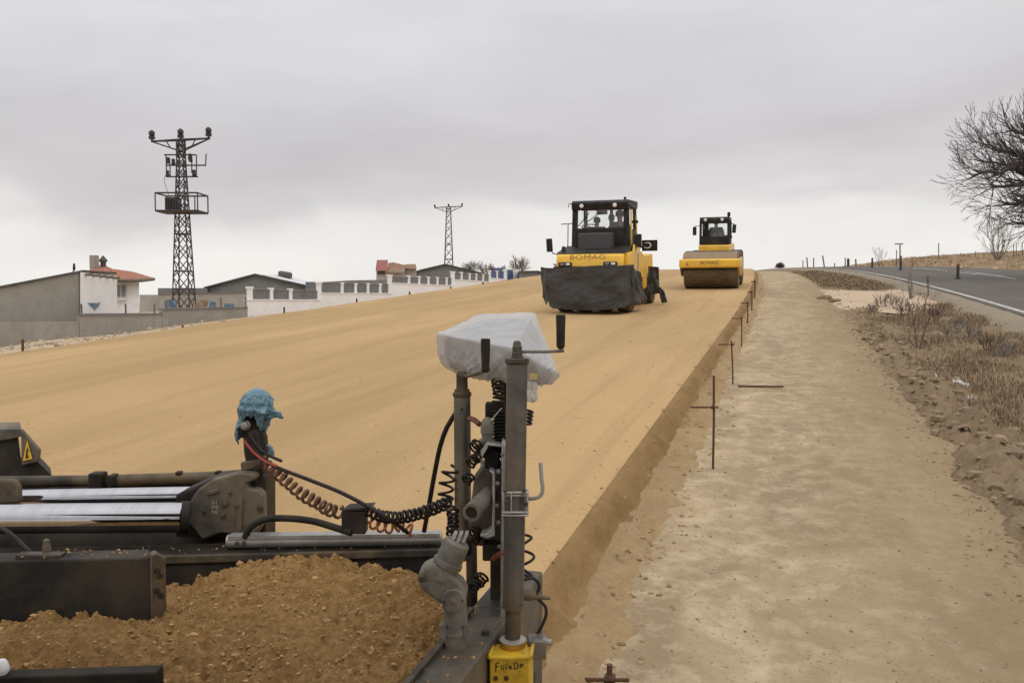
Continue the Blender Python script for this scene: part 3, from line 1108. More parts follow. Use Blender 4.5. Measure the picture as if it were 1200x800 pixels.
p = at_y(1088, 345, at_g(1076, 350, 0.05).y)
t = thing('dry_stalk', p - ZZ * 0.1, 'short dark seed stalk right of the pale stalk, against the asphalt', 'plant')
mb = MB()
tip = at_y(1087, 324, p.y)
mb.tube(resample([p - ZZ * .1, (p + tip) / 2, tip], .1), 0.02, 5)
for k in range(30):
    a = p + (tip - p) * random.uniform(.35, 1)
    mb.tube([a, a + V((random.gauss(0, .05), random.gauss(0, .05), .07))], [.012, .004], 3)
mb.build('stems', 'twig2', t)
# low weeds
WEEDS = ['tall dry weed at the end of the pinkish crossing, left of the bare sapling', 'tallest dry weed, right behind the bare sapling', 'small dry weed at the track edge, left of all others',
         'brownish dry weed next right of the bare sapling', 'dry weed third right of the bare sapling, below the asphalt edge', 'dry weed fourth right of the bare sapling',
         'brownish weed second from the right frame edge on the verge', 'rightmost dry weed on the verge, nearest the frame edge', 'low dry weed between the second and fourth weeds right of the sapling', 'dry weed directly behind the left stem of the bare sapling']
random.seed(12)
for k, (px, py, h) in enumerate(((1036, 360, .5), (1050, 362, .55), (1022, 366, .35), (1098, 375, .4), (1112, 392, .35), (1138, 395, .35), (1158, 410, .38), (1178, 418, .38),
                                 (1124, 384, .3), (1060, 372, .45))):
    p = at_g(px, py, -0.0)
    xs = p.x - bnd(p.x - bend(p.y), p.y)
    p.z = verge_h(xs, p.y)
    shrub('dry_weed', p, h, 9, 'twig' if k % 3 else 'twig2', WEEDS[k], 'weed', group='dry weeds on the verge', fan=0.8, depth=2, r=0.008, kids=3, rmin=0.004)

# litter
random.seed(3)
for px, py, w, lab in ((1092, 447, .16, 'white crumpled litter scrap nearest the dirt track'), (1121, 452, .14, 'longer white litter scrap by the dark gap in the verge'),
                       (1131, 454, .13, 'small white litter scrap touching the longer one on its right'), (1138, 469, .14, 'white litter scrap lowest on the verge')):
    p = at_g(px, py, 0.05)
    p.z = verge_h(p.x - bnd(p.x - bend(p.y), p.y), p.y) + 0.055
    mb = MB()
    n = 9
    P = {}
    for i in range(n):
        for j in range(6):
            P[i, j] = mb.bm.verts.new(p + V(((i / (n - 1) - .5) * w * .75 + .03 * fb(i + px, j), (j / 5 - .5) * w * .5, 0.06 * fb(i * .9 + px, j * .9) + 0.02)))
    for i in range(n - 1):
        for j in range(5):
            mb.bm.faces.new((P[i, j], P[i + 1, j], P[i + 1, j + 1], P[i, j + 1]))
    o = mb.build('litter_scrap', 'paper', None, smooth=0)
    md = o.modifiers.new('thick', 'SOLIDIFY')
    md.thickness = 0.004
    tag(o, lab, 'litter', 'white litter on the verge')

# ------------------------------------------------------------------ stakes
def stake(px, base, top, bar=None, r=0.011, lab='', h=0.0, group='grade stakes along the cut edge'):
    b = at_g(px, base, h)
    tp = at_y(px + (0 if not isinstance(top, tuple) else top[1]), top if not isinstance(top, tuple) else top[0], b.y)
    t = thing('grade_stake', b, lab, 'stake', group)
    r = max(r, 0.0007 * b.y)
    MB().tube([b - ZZ * 0.06, b + (tp - b) * .5 + RT * .004, tp], r, 8).build('rod', 'rust', t)
    if bar:
        x0, x1, yb = bar
        a, c = at_y(x0, yb, b.y - .02), at_y(x1, yb, b.y - .02)
        MB().cyl(a, c, r * 0.8, n=8).build('crossbar', 'rust', t)
        q = at_y(px, yb, b.y - 0.01)
        MB().box(q, (r * 3, r * 3.4, r * 3)).build('clamp', 'rust', t, bevel=r * .5)
        return a
    return None


tips = []
tips.append(stake(835.5, 549, (440, 1), (809, 842, 477), lab='nearest upright rusty grade stake with a long crossbar'))
tips.append(stake(859, 450, (399, -2), (842, 859.5, 403.5), lab='second upright rusty grade stake, leaning, beside the bar on the ground'))
tips.append(stake(869, 406, (371, 0), (857, 870, 373), lab='third rusty grade stake up the track'))
tips.append(stake(876, 381, (353, 0), (868.5, 877, 355), lab='fourth rusty grade stake up the track'))
tips.append(stake(881, 366, (340, 0), (876, 882, 342), lab='fifth, small grade stake up the track'))
tips.append(stake(884.5, 352, (328, 0), (880, 885, 330), lab='farthest thin grade stake near the road crest'))
# nearest one, cut by the frame's lower edge
b = at_g(714.5, 806)
t = thing('grade_stake', b, 'short thick stake with a lying crossbar beside the yellow box', 'stake', 'grade stakes along the cut edge')
tp = at_y(714.5, 778, b.y)
MB().tube([b - ZZ * .05, tp], .014, 10).build('rod', 'rust', t)
a, c = at_y(640, 795, b.y + .01), at_y(737, 796.5, b.y - .03)
MB().cyl(a, c, .010, n=8).build('crossbar', 'rust', t)
MB().box(at_y(714.5, 795, b.y), (.05, .045, .04)).build('clamp', 'rust', t, bevel=.006)
st = MB()
st.tube([at_y(652, 795, b.y)] + tips, 0.0010, 5)
tag(st.build('guide_string', 'string'), 'thin pale guide string stretched between the grade stake crossbars', 'string')
p0, p1 = at_g(865, 452.3, .02), at_g(918, 452.8, .02)
tag(MB().cyl(p0, p1, .014, n=8).build('iron_bar', 'rust'), 'loose rusty iron bar lying flat on the dirt track', 'iron bar')
for px, py, r, lab in ((966, 349, .16, 'dark earth lump where the track meets the pinkish crossing'), (977, 352, .13, 'smaller dark earth lump just right of the larger one')):
    p = at_g(px, py, .03)
    tag(MB().blob(p, r, 2, .6, px, (1.6, 1, .6)).build('earth_lump', 'verge'), lab, 'earth lump', 'earth lumps by the crossing')

# stakes along the left edge of the base
for i, (px, bs, tpy, lab) in enumerate(((26.5, 421, 398, 'tallest dark stake in the sand strip, nearest the left frame edge'), (214, 393, 381, 'short dark stake below the lattice tower'),
                                        (333, 374, 360, 'dark stake in front of the first white wall panels'), (418, 362, 350, 'dark stake in front of the middle of the white wall'),
                                        (480, 352, 342, 'dark stake below the stepped pillar of the white wall'), (528, 346, 336, 'brownish stake in front of the far gable shed'),
                                        (566, 339, 331, 'small stake before the far end of the white wall'), (597, 334, 328, 'tiny stake below the blue door'))):
    b = at_x(px, bs, -14.02 if px > 20 else -14.3)
    tp = at_y(px, tpy, b.y)
    r = max(0.025, 0.0011 * b.y)
    mb = MB()
    b2 = b - ZZ * 0.25
    mb.tube([b2, tp, tp + ZZ * r * .6], [r, r, r * .3], 6)
    tag(mb.build('marker_stake', 'wood' if i == 5 else 'rust'), lab, 'stake', 'marker stakes along the left edge of the road base')

# ------------------------------------------------------------------ crest posts, road markers
random.seed(9)
for i, (px, tp, bs, w, lean, lab) in enumerate((
        (941, 305, 313, .10, 0, 'short left-hand fence post of the crest row'), (946.5, 301.5, 313, .13, -1, 'second fence post of the crest row, slightly leaning'),
        (953.5, 302, 313, .12, 0, 'third fence post of the crest row'), (966.5, 299.5, 313, .14, -2.5, 'tall fence post leaning left on the crest'),
        (978, 308, 313, .10, 0, 'tiny stub post on the crest right of the leaning post'), (990.5, 302, 313, .11, 0, 'thin post left of the thick black post on the crest'),
        (994, 303, 313.5, .26, 0, 'thick black post on the road crest'), (1003.5, 303.5, 313, .15, -.8, 'post just right of the thick black post on the crest'),
        (1069, 304, 313, .1, 0, 'thin post right of the T-shaped sign pole'), (1050.6, 293, 314, .09, 0, 'thin pole beside the T-shaped sign pole'))):
    Y = 76
    a, c = at_y(px, bs + 3, Y), at_y(px + lean, tp, Y)
    mb = MB().tube([a, (a + c) / 2, c], w * .40, 7)
    tag(mb.build('fence_post', 'post' if w > .2 else 'wood'), lab, 'post', 'posts along the crest')
for px, tp, bs, Y, lab in ((1022, 302, 313.5, 71, 'dark road marker post standing on the crest of the asphalt'), (1055.3, 299.5, 316.5, 54, 'dark road marker post just left of the verge stalk tops'),
                           (1122.3, 309, 326.5, 40, 'dark road marker post with a reddish top, closest on the asphalt')):
    b = at_g(px, bs, AZ + .06)
    tpz = at_y(px, tp, b.y)
    t = thing('road_marker_post', b, lab, 'marker post', 'marker posts on the asphalt')
    hh = tpz.z - b.z
    MB().lathe(b, ZZ, [(-.02, .13), (.03, .12), (.04, .06), (hh * .82, .06)], 12).build('post_shaft', 'post', t)
    MB().lathe(b + ZZ * hh * .82, ZZ, [(0, .065), (hh * .12, .065), (hh * .17, .05), (hh * .18, .01)], 12).build('post_cap', 'postred', t)
Y = 74
a, c = at_y(1054.6, 315, Y), at_y(1054.8, 285, Y)
t = thing('sign_pole', a, 'pale T-shaped pole with a short crossarm on the road crest', 'pole')
MB().cyl(a, c, .06, n=8).build('pole', 'zinc', t)
q0, q1 = at_y(1049, 287, Y), at_y(1058, 284.5, Y)
MB().box((q0 + q1) / 2, (.62, .10, .11)).build('crossarm', 'zinc', t, bevel=.02)
for px, tp, bs, lab in ((1100, 285, 306, 'tall thin pole on the bank, left of the bare bush'), (1126, 296, 303, 'short fence post on the bank left of the bare bush'),
                        (1134.5, 297, 303, 'second short fence post on the bank'), (1143, 294, 303, 'short fence post touching the bare bush'),
                        (1187, 286, 302, 'dark leaning fence post right of the bare bush'), (1191, 284, 300, 'thin fence post with a knob right of the bush'), (1198, 284, 300, 'fence post at the frame edge on the bank')):
    Y = 60 if px < 1150 else 46
    b = at_nat(px, bs)
    c = at_y(px + (1 if px == 1187 else 0), tp, b.y)
    b.z -= .2
    tag(MB().tube([b, c], .024 if px != 1100 else .04, 6).build('fence_post', 'wood'), lab, 'post', 'fence posts on the bank')

# ------------------------------------------------------------------ lattice towers
def lattice_tower(base, H, w0, w1, arm, label, cage, q, bays=16, yawr=0.3, isc=1.0):
    t = thing('lattice_tower', base, label, 'power pylon', 'lattice towers')
    X = V((math.cos(yawr), math.sin(yawr), 0))
    Yv = V((-math.sin(yawr), math.cos(yawr), 0))
    b = V(base)

    def cor(z, i):
        w = w0 + (w1 - w0) * min(1, z / (H * .9))
        sx, sy = ((-1, -1), (1, -1), (1, 1), (-1, 1))[i]
        return b + X * (sx * w / 2) + Yv * (sy * w / 2) + ZZ * z
    for i in range(4):
        MB().tube([cor(0, i), cor(H * .9, i), cor(H, i)], q, 4).build('leg', 'lattice', t)
    mb = MB()
    zs, z = [0], 0
    while z < H:
        z += (w0 + (w1 - w0) * z / H) * 1.15
        zs.append(min(z, H))
    for za, zb in zip(zs, zs[1:]):
        for i in range(4):
            j = (i + 1) % 4
            mb.tube([cor(za, i), cor(zb, j)], q * .6, 4, cap=False)
            mb.tube([cor(za, j), cor(zb, i)], q * .6, 4, cap=False)
    for z in (H * .16, H * .26, H * .47, H * .97):
        for i in range(4):
            mb.tube([cor(z, i), cor(z, (i + 1) % 4)], q * .8, 4, cap=False)
    mb.build('bracing', 'lattice', t)
    mb = MB()
    l, r = b + X * -arm + ZZ * (H - .1), b + X * arm + ZZ * (H + .1)
    for s in (-.18, .18):
        mb.tube([l, b + Yv * s + ZZ * H, r], q * 1.1, 4)
        mb.tube([l, b + Yv * s + ZZ * (H - .75), r], q * .8, 4)
    for s in (-.5, .5):
        mb.tube([b + X * arm * s + ZZ * (H + .1 * s), b + X * arm * s * .72 + ZZ * (H - .5)], q * .7, 4)
    ca = mb.build('crossarm', 'lattice', t)
    for k, p in enumerate((l + X * .05, b + ZZ * H, r - X * .1)):
        MB().lathe(p, ZZ, [(a_ * isc, c_ * isc) for a_, c_ in ((0, .07), (.12, .07), (.14, .2), (.3, .22), (.34, .14), (.42, .2), (.6, .2), (.72, .1), (.74, .02))], 10).build('insulator', 'insul', ca)
    return t, X, Yv, b


Dt = 57
pb = M(216, 366, Dt)
ptop = M(209, 166, Dt)
H = (ptop.z - pb.z)
tw, X, Yv, b = lattice_tower(V((pb.x, pb.y, pb.z - .3)), H + .3, 1.18, .42, 1.95, 'tall dark lattice power tower with a caged platform behind the grey wall', True, .055, yawr=YAW)
H += .3
zp = M(207, 249, Dt).z - b.z
mb = MB()
hw, hd, ch = 1.38, .95, 1.15
for s in (0, 1):
    z = b + ZZ * (zp + ch * s)
    cs = [z + X * sx * hw + Yv * sy * hd for sx, sy in ((-1, -1), (1, -1), (1, 1), (-1, 1))]
    for i in range(4):
        mb.tube([cs[i], cs[(i + 1) % 4]], .055, 4)
        if s == 0:
            mb.tube([cs[i], cs[i] + ZZ * ch], .055, 4)
            m_ = (cs[i] + cs[(i + 1) % 4]) / 2
            if i % 2 == 0:
                mb.tube([m_ + X * .5, m_ + X * .5 + ZZ * ch], .05, 4)
pl = mb.build('platform_cage', 'lattice', tw)
MB().box(b + ZZ * (zp - .02), (hw * 2, hd * 2, .12), (X, Yv, ZZ)).build('platform_floor', 'lattice', pl)
mb = MB().box(b + ZZ * (zp + .45) - X * .38 - Yv * .5, (.85, .7, .85), (X, Yv, ZZ))
for k in range(5):
    mb.box(b + ZZ * (zp + .45) - X * (.38 - .17 * (k - 2)) - Yv * .88, (.04, .1, .7), (X, Yv, ZZ))
mb.build('transformer', 'insul', tw, bevel=.03)
mb = MB()
for sx, z0, z1 in ((-1, 7.55, 9.9), (1, 7.45, 9.95)):
    pass
za, zb_, zc = (M(207, y, Dt).z - b.z for y in (209, 196, 184))
for z, l, r in ((za, -.9, 1.2), (zb_, -.9, 1.75), (zc, -1.0, 1.1)):
    mb.tube([b + X * l + Yv * -.3 + ZZ * z, b + X * r + Yv * -.3 + ZZ * z], .05, 4)
for x, z0, z1 in ((-.85, za, zc), (-.62, za, zc - .2), (1.1, za, zc), (.8, zb_ - .5, zc), (1.72, zb_, zb_ + .75)):
    mb.tube([b + X * x + Yv * -.3 + ZZ * z0, b + X * x * 1.03 + Yv * -.3 + ZZ * z1], .05, 4)
mb.build('switch_bracket', 'lattice', tw)
for x, z in ((-.75, zb_ + .1), (-.4, zb_), (.7, zc - .35), (.75, zb_ + .2), (-.8, za - .02), (.95, za + .02)):
    MB().lathe(b + X * x - Yv * .3 + ZZ * z, ZZ, [(0, .06), (.05, .13), (.2, .13), (.24, .08), (.3, .12), (.42, .1), (.44, .02)], 8).build('switch_insulator', 'insul', tw)
MB().tube(resample([b + X * -.9 + Yv * -.4 + ZZ * za, b - X * .95 - Yv * .5 + ZZ * (zp + 2), b - X * .6 - Yv * .5 + ZZ * (zp + .8)], .3), .018, 4).build('wire', 'lattice', tw)

Dt2 = 118
pb = M(526, 325, Dt2)
H2 = M(522, 243, Dt2).z - pb.z
tw2, X2, Y2, b2 = lattice_tower(pb, H2, 1.25, .62, 1.95, 'distant lattice power tower rising behind the far gable shed', False, .045, yawr=YAW, isc=.6)

# ------------------------------------------------------------------ walls and buildings on the left
WX = -30.0


def wpt(px, py):
    return at_x(px, py, WX)


def wall_strip(mb, tops, depth=0.2, down=1.2):
    """vertical wall on the plane x = WX whose top edge passes through the given points"""
    P = [wpt(*t_) for t_ in tops]
    a, c = P[0], P[-1]
    lo = [V((c.x, c.y, min(p.z for p in P) - 1.0 - down)), V((a.x, a.y, min(p.z for p in P) - 1.0 - down))]
    lo[0].z = min(lo[0].z, nat(c.x, c.y) - .3)
    lo[1].z = min(lo[1].z, nat(a.x, a.y) - .3)
    mb.prism(P + lo, V((-depth, 0, 0)))


t = thing('boundary_wall', wpt(150, 400), 'long low grey rendered boundary wall below the white house', 'wall')
mb = MB()
wall_strip(mb, [(-40, 377.5), (92.5, 376.5)])
mb.build('wall', 'render', t)
mb = MB()
wall_strip(mb, [(93, 369.4), (190, 368.4)])
wall_strip(mb, [(190.3, 363.2), (290, 361)])
mb.build('wall', 'render', t)
mb = MB()
for a_, c_ in (((93, 369.2), (190, 368.2)), ((190.3, 363), (289.5, 360.8))):
    P, Q = wpt(*a_), wpt(*c_)
    o_ = V((.06, 0, 0))
    mb.hexa([P + o_ - ZZ * .0, Q + o_, Q - V((.28, 0, 0)), P - V((.28, 0, 0)), P + o_ + ZZ * .07, Q + o_ + ZZ * .07, Q - V((.28, 0, -.07)), P - V((.28, 0, -.07))])
mb.build('coping', 'darkgrey', t)
for px, tp, bs in ((95.5, 356, 370), (147.3, 356, 369), (181, 356.5, 369), (195.3, 351, 363), (259, 349, 362), (287.5, 348.5, 361)):
    a, c = at_x(px, bs, WX - .1), at_x(px, tp, WX - .1)
    MB().box((a + c) / 2, (.06, .06, (c - a).length)).build('post', 'wood', t)

# ornamental white wall
t = thing('ornamental_wall', wpt(420, 370), 'stepped white garden wall with slim pillars and grey panels', 'wall')
segs = [((290, 351.8), (375, 351.8), [(294.2, 7, 335.5), (319, 4.6, 337), (341.5, 4.6, 337.8)], 338.8, (375, 341)),
        ((375.2, 344), (459, 344.2), [(375, 6, 330), (401.7, 4, 330.8), (417.5, 3.6, 331.5), (432, 3.4, 331.6), (446.3, 3.2, 332)], 331, (459, 333.5)),
        ((459.3, 332), (531, 335), [(457.8, 5.4, 321.6), (480, 3.2, 322.5), (492, 2.8, 323.5), (502.8, 2.8, 324), (513.4, 2.8, 324.5), (524, 2.6, 325)], 324.5, (531, 326)),
        ((531.3, 328), (574, 330.4), [(531.5, 5, 318), (541.6, 2.4, 318.6), (551, 2.3, 320), (558.8, 2.2, 320.4), (566.8, 2.2, 321)], 320.2, (574, 322)),
        ((574.3, 326), (592.5, 327.5), [(574.5, 2.8, 316.5), (583.2, 2, 317), (592, 2.8, 316.5)], 318, (592, 318.5))]
for n_, (a_, c_, pil, pt0, pt1) in enumerate(segs):
    mb = MB()
    wall_strip(mb, [a_, c_], .22)
    w_ = mb.build('wall', 'whitewash', t)
    # sill
    P, Q = wpt(*a_), wpt(*c_)
    mb = MB().hexa([P + V((.05, 0, 0)), Q + V((.05, 0, 0)), Q - V((.27, 0, 0)), P - V((.27, 0, 0)),
                    P + V((.05, 0, .06)), Q + V((.05, 0, .06)), Q + V((-.27, 0, .06)), P + V((-.27, 0, .06))])
    mb.build('sill', 'whitewash', t)
    # grey panels set between the pillars
    xs_ = [q[0] for q in pil] + [c_[0]]
    for i in range(len(pil)):
        px0, px1 = xs_[i] + pil[i][1] / 2, xs_[i + 1] - (pil[i + 1][1] / 2 if i + 1 < len(pil) else 0)
        if px1 - px0 < 2:
            continue
        f0, f1 = (px0 - a_[0]) / (c_[0] - a_[0]), (px1 - a_[0]) / (c_[0] - a_[0])
        yb0, yb1 = a_[1] + (c_[1] - a_[1]) * f0, a_[1] + (c_[1] - a_[1]) * f1
        yt0, yt1 = pt0 + (pt1[1] - pt0) * f0, pt0 + (pt1[1] - pt0) * f1
        P = [at_x(px0, yb0 + .2, WX - .1), at_x(px1, yb1 + .2, WX - .1), at_x(px1, yt1, WX - .1), at_x(px0, yt0, WX - .1)]
        pn = MB().prism(P, V((-.03, 0, 0))).build('panel', 'panel' if n_ < 4 else 'bluedoor', t)
        # rail frame
        mb = MB()
        for k in range(4):
            mb.tube([P[k] + V((.02, 0, 0)), P[(k + 1) % 4] + V((.02, 0, 0))], .035, 4)
        mb.build('panel_frame', 'darkgrey', pn)
    for px, w, tp in pil:
        P, Q = at_x(px - w / 2, tp, WX), at_x(px + w / 2, tp, WX)
        zl = wpt(px, a_[1]).z - 1.6
        wy = abs(Q.y - P.y)
        c = (P + Q) / 2
        mb = MB().box((WX - .1, c.y, (c.z + zl) / 2 - .05), (.13, wy * .70, c.z - zl - .1))
        mb.box((WX - .1, c.y, c.z - .06), (.20, wy * .92, .10))
        mb.box((WX - .1, c.y, c.z - .15), (.165, wy * .8, .06))
        mb.build('pillar', 'whitewash', t)
# far end: dark blue box, blue door, white gate wall, grey shed
mb = MB()
wall_strip(mb, [(592.8, 315.5), (608.5, 315.5)], .3)
gp = tag(mb.build('gate_wall', 'whitewash'), 'white wall end holding the blue door', 'wall')
P = [wpt(594.3, 333) + V((.05, 0, 0)), wpt(600.8, 333) + V((.05, 0, 0)), wpt(600.8, 316.2) + V((.05, 0, 0)), wpt(594.3, 316.2) + V((.05, 0, 0))]
MB().prism(P, V((-.04, 0, 0))).build('door', 'bluedoor', gp)
P = [at_x(585.2, 326, WX - .8), at_x(590, 326, WX - .8), at_x(590, 314, WX - .8), at_x(585.2, 314, WX - .8)]
tag(MB().prism(P, V((-.8, 0, 0))).build('water_tank', 'bluedoor', bevel=.05), 'dark blue tank showing above the wall left of the blue door', 'tank')


def solid(front, back, dirv=None):
    if dirv is None:      # the yards are laid out square to the lane that leads past the photographer
        c = max(front, key=lambda q: q.dot(RT)) - CAM
        dirv = V((c.x, c.y, 0)).normalized()
    return MB().prism(front, V(dirv) * back)


def bld(name, loc, label, cat='building', group='buildings behind the walls'):
    return thing(name, loc, label, cat, group)


def quadpx(a, D0, D1):
    """facade polygon of (px,py), depth running linearly in px from D0 (first px) to D1 (largest px)"""
    x0, x1 = min(q[0] for q in a), max(q[0] for q in a)
    return [M(q[0], q[1], D0 + (D1 - D0) * (q[0] - x0) / max(1e-6, x1 - x0)) for q in a]


# grey lean-to with white side
D0 = 39.4
t = bld('lean_to_shed', M(60, 385, D0), 'grey rendered lean-to with a sloping roof and a white end wall')
fr = [M(-45, 392, 34.4), M(93, 392, D0), M(93, 318.5, D0), M(-45, 345.5, 34.4)]
side = M(134, 392, 43.2) - M(93, 392, D0)
side.z = 0
solid(fr, 1.0, side).build('wall', 'render', t)
e0, e1 = M(93.2, 319.0, D0 - .03), M(134, 319.5, 43.1)
g0, g1 = M(93.2, 392, D0 - .03), M(134, 392, 43.1)
e1.z = e0.z - .12
nrm = side.normalized().cross(ZZ)
MB().prism([g0 + nrm * .03, g1 + nrm * .03, e1 + nrm * .03, e0 + nrm * .03], nrm * .1).build('plaster_wall', 'whitewash', t)
mb = MB()
r0, r1 = fr[3] + ZZ * .0, fr[2] + ZZ * .0
ov = side.normalized() * .15
mb.hexa([r0 - RT * .0 + nrm * .12, r1 + nrm * .12 + ov * .5, r1 + side + ov * 2, r0 + side + ov * 2, r0 + nrm * .12 + ZZ * .09, r1 + nrm * .12 + ov * .5 + ZZ * .09, r1 + side + ov * 2 + ZZ * .09, r0 + side + ov * 2 + ZZ * .09])
mb.build('roof', 'roofline', t)
for k in range(5):
    f = .08 + .2 * k
    p = e0 + (e1 - e0) * f
    MB().box(p + nrm * .2 - ZZ * .10, (.1, .5, .12), (side.normalized(), nrm, ZZ)).build('rafter_end', 'wood', t)
p = M(87, 318, D0 + .3)
q = p + ZZ * .22
mb = MB().blob(p + ZZ * .17, .10, 2, .1, 0, (.6, .6, 1.5)).blob(p + ZZ * .32, .055, 2)
mb.prism([p + ZZ * .1 - RT * .05, p - RT * .1 - ZZ * .05, p - RT * .06 - ZZ * .05], FH * .05)
tag(mb.build('bird', 'hair'), 'small dark bird perched on the lean-to roof edge', 'bird')

# white house with hipped red roof
D1 = 45.5
t = bld('white_house', M(140, 385, D1), 'white house with a hipped red tile roof and a window')
fr = [M(120, 392, D1 - .5), M(163, 392, D1 - .5), M(163, 327, D1 - .5), M(120, 327, D1 - .5)]
back = 6.0
solid(fr, back).build('wall', 'whitewash', t)
hip = MB()
RA = [M(98, 327, D1 - .9), M(136, 327.4, D1 - .9), M(150, 323, D1 + 3.6), M(104, 323, D1 + 7), M(109.5, 310.6, D1 + 3), M(122.5, 310.8, D1 + 3)]
vv = [hip.bm.verts.new(p) for p in RA]
for f in ((0, 1, 5, 4), (1, 2, 5), (2, 3, 4, 5), (3, 0, 4), (0, 3, 2, 1)):
    hip.bm.faces.new([vv[i] for i in f])
RB = [M(131, 327.0, D1 - 1.0), M(164.5, 327.2, D1 - 1.0), M(180, 325.6, D1 + 3.5), M(142, 322, D1 + 6), M(131, 314.8, D1 + 2.6), M(155.5, 318.2, D1 + 2.4)]
vv = [hip.bm.verts.new(p) for p in RB]
for f in ((0, 1, 5, 4), (1, 2, 5), (2, 3, 4, 5), (3, 0, 4), (0, 3, 2, 1)):
    hip.bm.faces.new([vv[i] for i in f])
rf = hip.build('roof', 'tile', t, smooth=0)
mb = MB()
for u, v in ((RB[0], RB[1]), (RB[1], RB[2])):
    mb.tube([u - ZZ * .07, v - ZZ * .07], .10, 6)
mb.build('eaves', 'wood', t)
solid([M(158, 392, D1 + 3), M(170, 392, D1 + 3), M(170, 328.2, D1 + 3), M(158, 328.2, D1 + 3)], 3).build('rear_wall', 'whitewash', t) if False else None
p = M(111, 326, D1 + 2.2)
MB().box(p + ZZ * .55, (.34, .34, 1.45)).build('chimney', 'render', t)
p = M(121, 311, D1 + 2.6)
MB().lathe(p, ZZ, [(-.3, .15), (.2, .15), (.2, .22), (.3, .22), (.55, .03)], 8).build('flue', 'roofline', t)
w0 = D1 - .55
fp = [M(136, 348.5, w0), M(147.8, 348.5, w0), M(147.8, 333, w0), M(136, 333, w0)]
wn = MB().prism(fp, -FH * .04).build('window', 'whitewash', t)
for x0, x1 in ((136.8, 141), (142.4, 147)):
    fp = [M(x0, 347.6, w0 - .05), M(x1, 347.6, w0 - .05), M(x1, 334, w0 - .05), M(x0, 334, w0 - .05)]
    MB().prism(fp, -FH * .02).build('pane', 'glass_dk', wn)
fp = [M(135, 351.2, w0), M(148.3, 351.2, w0), M(148.3, 349.5, w0), M(135, 349.5, w0)]
MB().prism(fp, -FH * .15).build('sill', 'whitewash', wn)
fp = [M(131.5, 340, D1 - 1.4), M(135, 340, D1 - 1.4), M(135, 328.5, D1 - 1.4), M(131.5, 328.5, D1 - 1.4)]
MB().prism(fp, FH * .3).build('brick_pier', 'brick', t)

# grey block building behind the wall
t = bld('block_building', M(225, 380, 54), 'low grey block building behind the wall at the foot of the tower')
solid([M(163.5, 385, 63), M(186, 385, 63), M(186, 345.3, 63), M(163.5, 345.3, 63)], 5).build('wall', 'render2', t)
solid([M(185, 385, 67), M(243, 385, 67), M(243, 337.5, 67), M(185, 337.5, 67)], 5).build('rear_wall', 'darkgrey', t)
solid([M(186.2, 385, 62), M(289, 385, 60.5), M(289, 342.5, 60.5), M(186.2, 344.5, 62)], 3).build('wall', 'render2', t)
solid([M(186, 345.0, 61.9), M(289.2, 342.6, 60.4), M(289.2, 341.6, 60.4), M(186, 344.0, 61.9)], 3.2).build('parapet', 'darkgrey', t)
for nm, poly, D, mt, lab in (('hanging_cloth', [(193, 361), (206, 361), (207, 353), (200, 350), (192.5, 353)], 48.5, 'bluetarp', 'pale blue cloth hanging at the foot of the lattice tower'),
                             ('hanging_cloth', [(229, 361), (243, 359), (245, 351), (230, 352.5)], 48.3, 'ochre', 'ochre and brown cloth hanging right of the lattice tower'),
                             ('hanging_cloth', [(245, 360), (254, 360.5), (253, 354), (246, 353)], 48.3, 'bluetarp', 'small bluish cloth between the ochre cloth and the bright blue one'),
                             ('hanging_cloth', [(263, 361), (275, 361), (274, 355.5), (262.5, 356)], 48.2, 'bluetarp', 'bright blue cloth hanging near the white wall corner')):
    o = solid([M(a, b_, D) for a, b_ in poly], .02).build(nm, mt)
    tag(o, lab, 'cloth', 'cloths hung behind the grey wall')
dm = e0 + (e1 - e0) * .1
Pm = []
for u, h in ((.15, .95), (.42, .92), (.5, .98), (.44, .72), (.34, .55), (.28, .72)):
    gg = g0 + (g1 - g0) * u
    Pm.append(V((gg.x, gg.y, wpt(110, 369).z + .16 + (h - .5) * .85)) + nrm * .16)
tag(MB().prism(Pm, nrm * .02).build('torn_cloth', 'bluetarp'), 'torn blue cloth hanging on the white end wall of the lean-to', 'cloth')

# barns
def gable(label, pts, D, back, wallmat, over=.25, ground=385):
    t = bld('gable_barn', M((pts[0][0] + pts[-1][0]) / 2, ground, D), label)
    front = [M(pts[0][0], ground, D)] + [M(a, b_, D) for a, b_ in pts] + [M(pts[-1][0], ground, D)]
    solid(front, back).build('wall', wallmat, t)
    mb = MB()
    for (a, b_), (c, d) in zip(pts, pts[1:]):
        p, q = M(a, b_, D) - FH * .3, M(c, d, D) - FH * .3
        c_ = front[-1] - CAM
        bd = V((c_.x, c_.y, 0)).normalized() * (back + .6)
        mb.hexa([p, q, q + bd, p + bd, p + ZZ * .12, q + ZZ * .12, q + bd + ZZ * .12, p + bd + ZZ * .12])
    mb.build('roof', 'roofline', t)
    return t


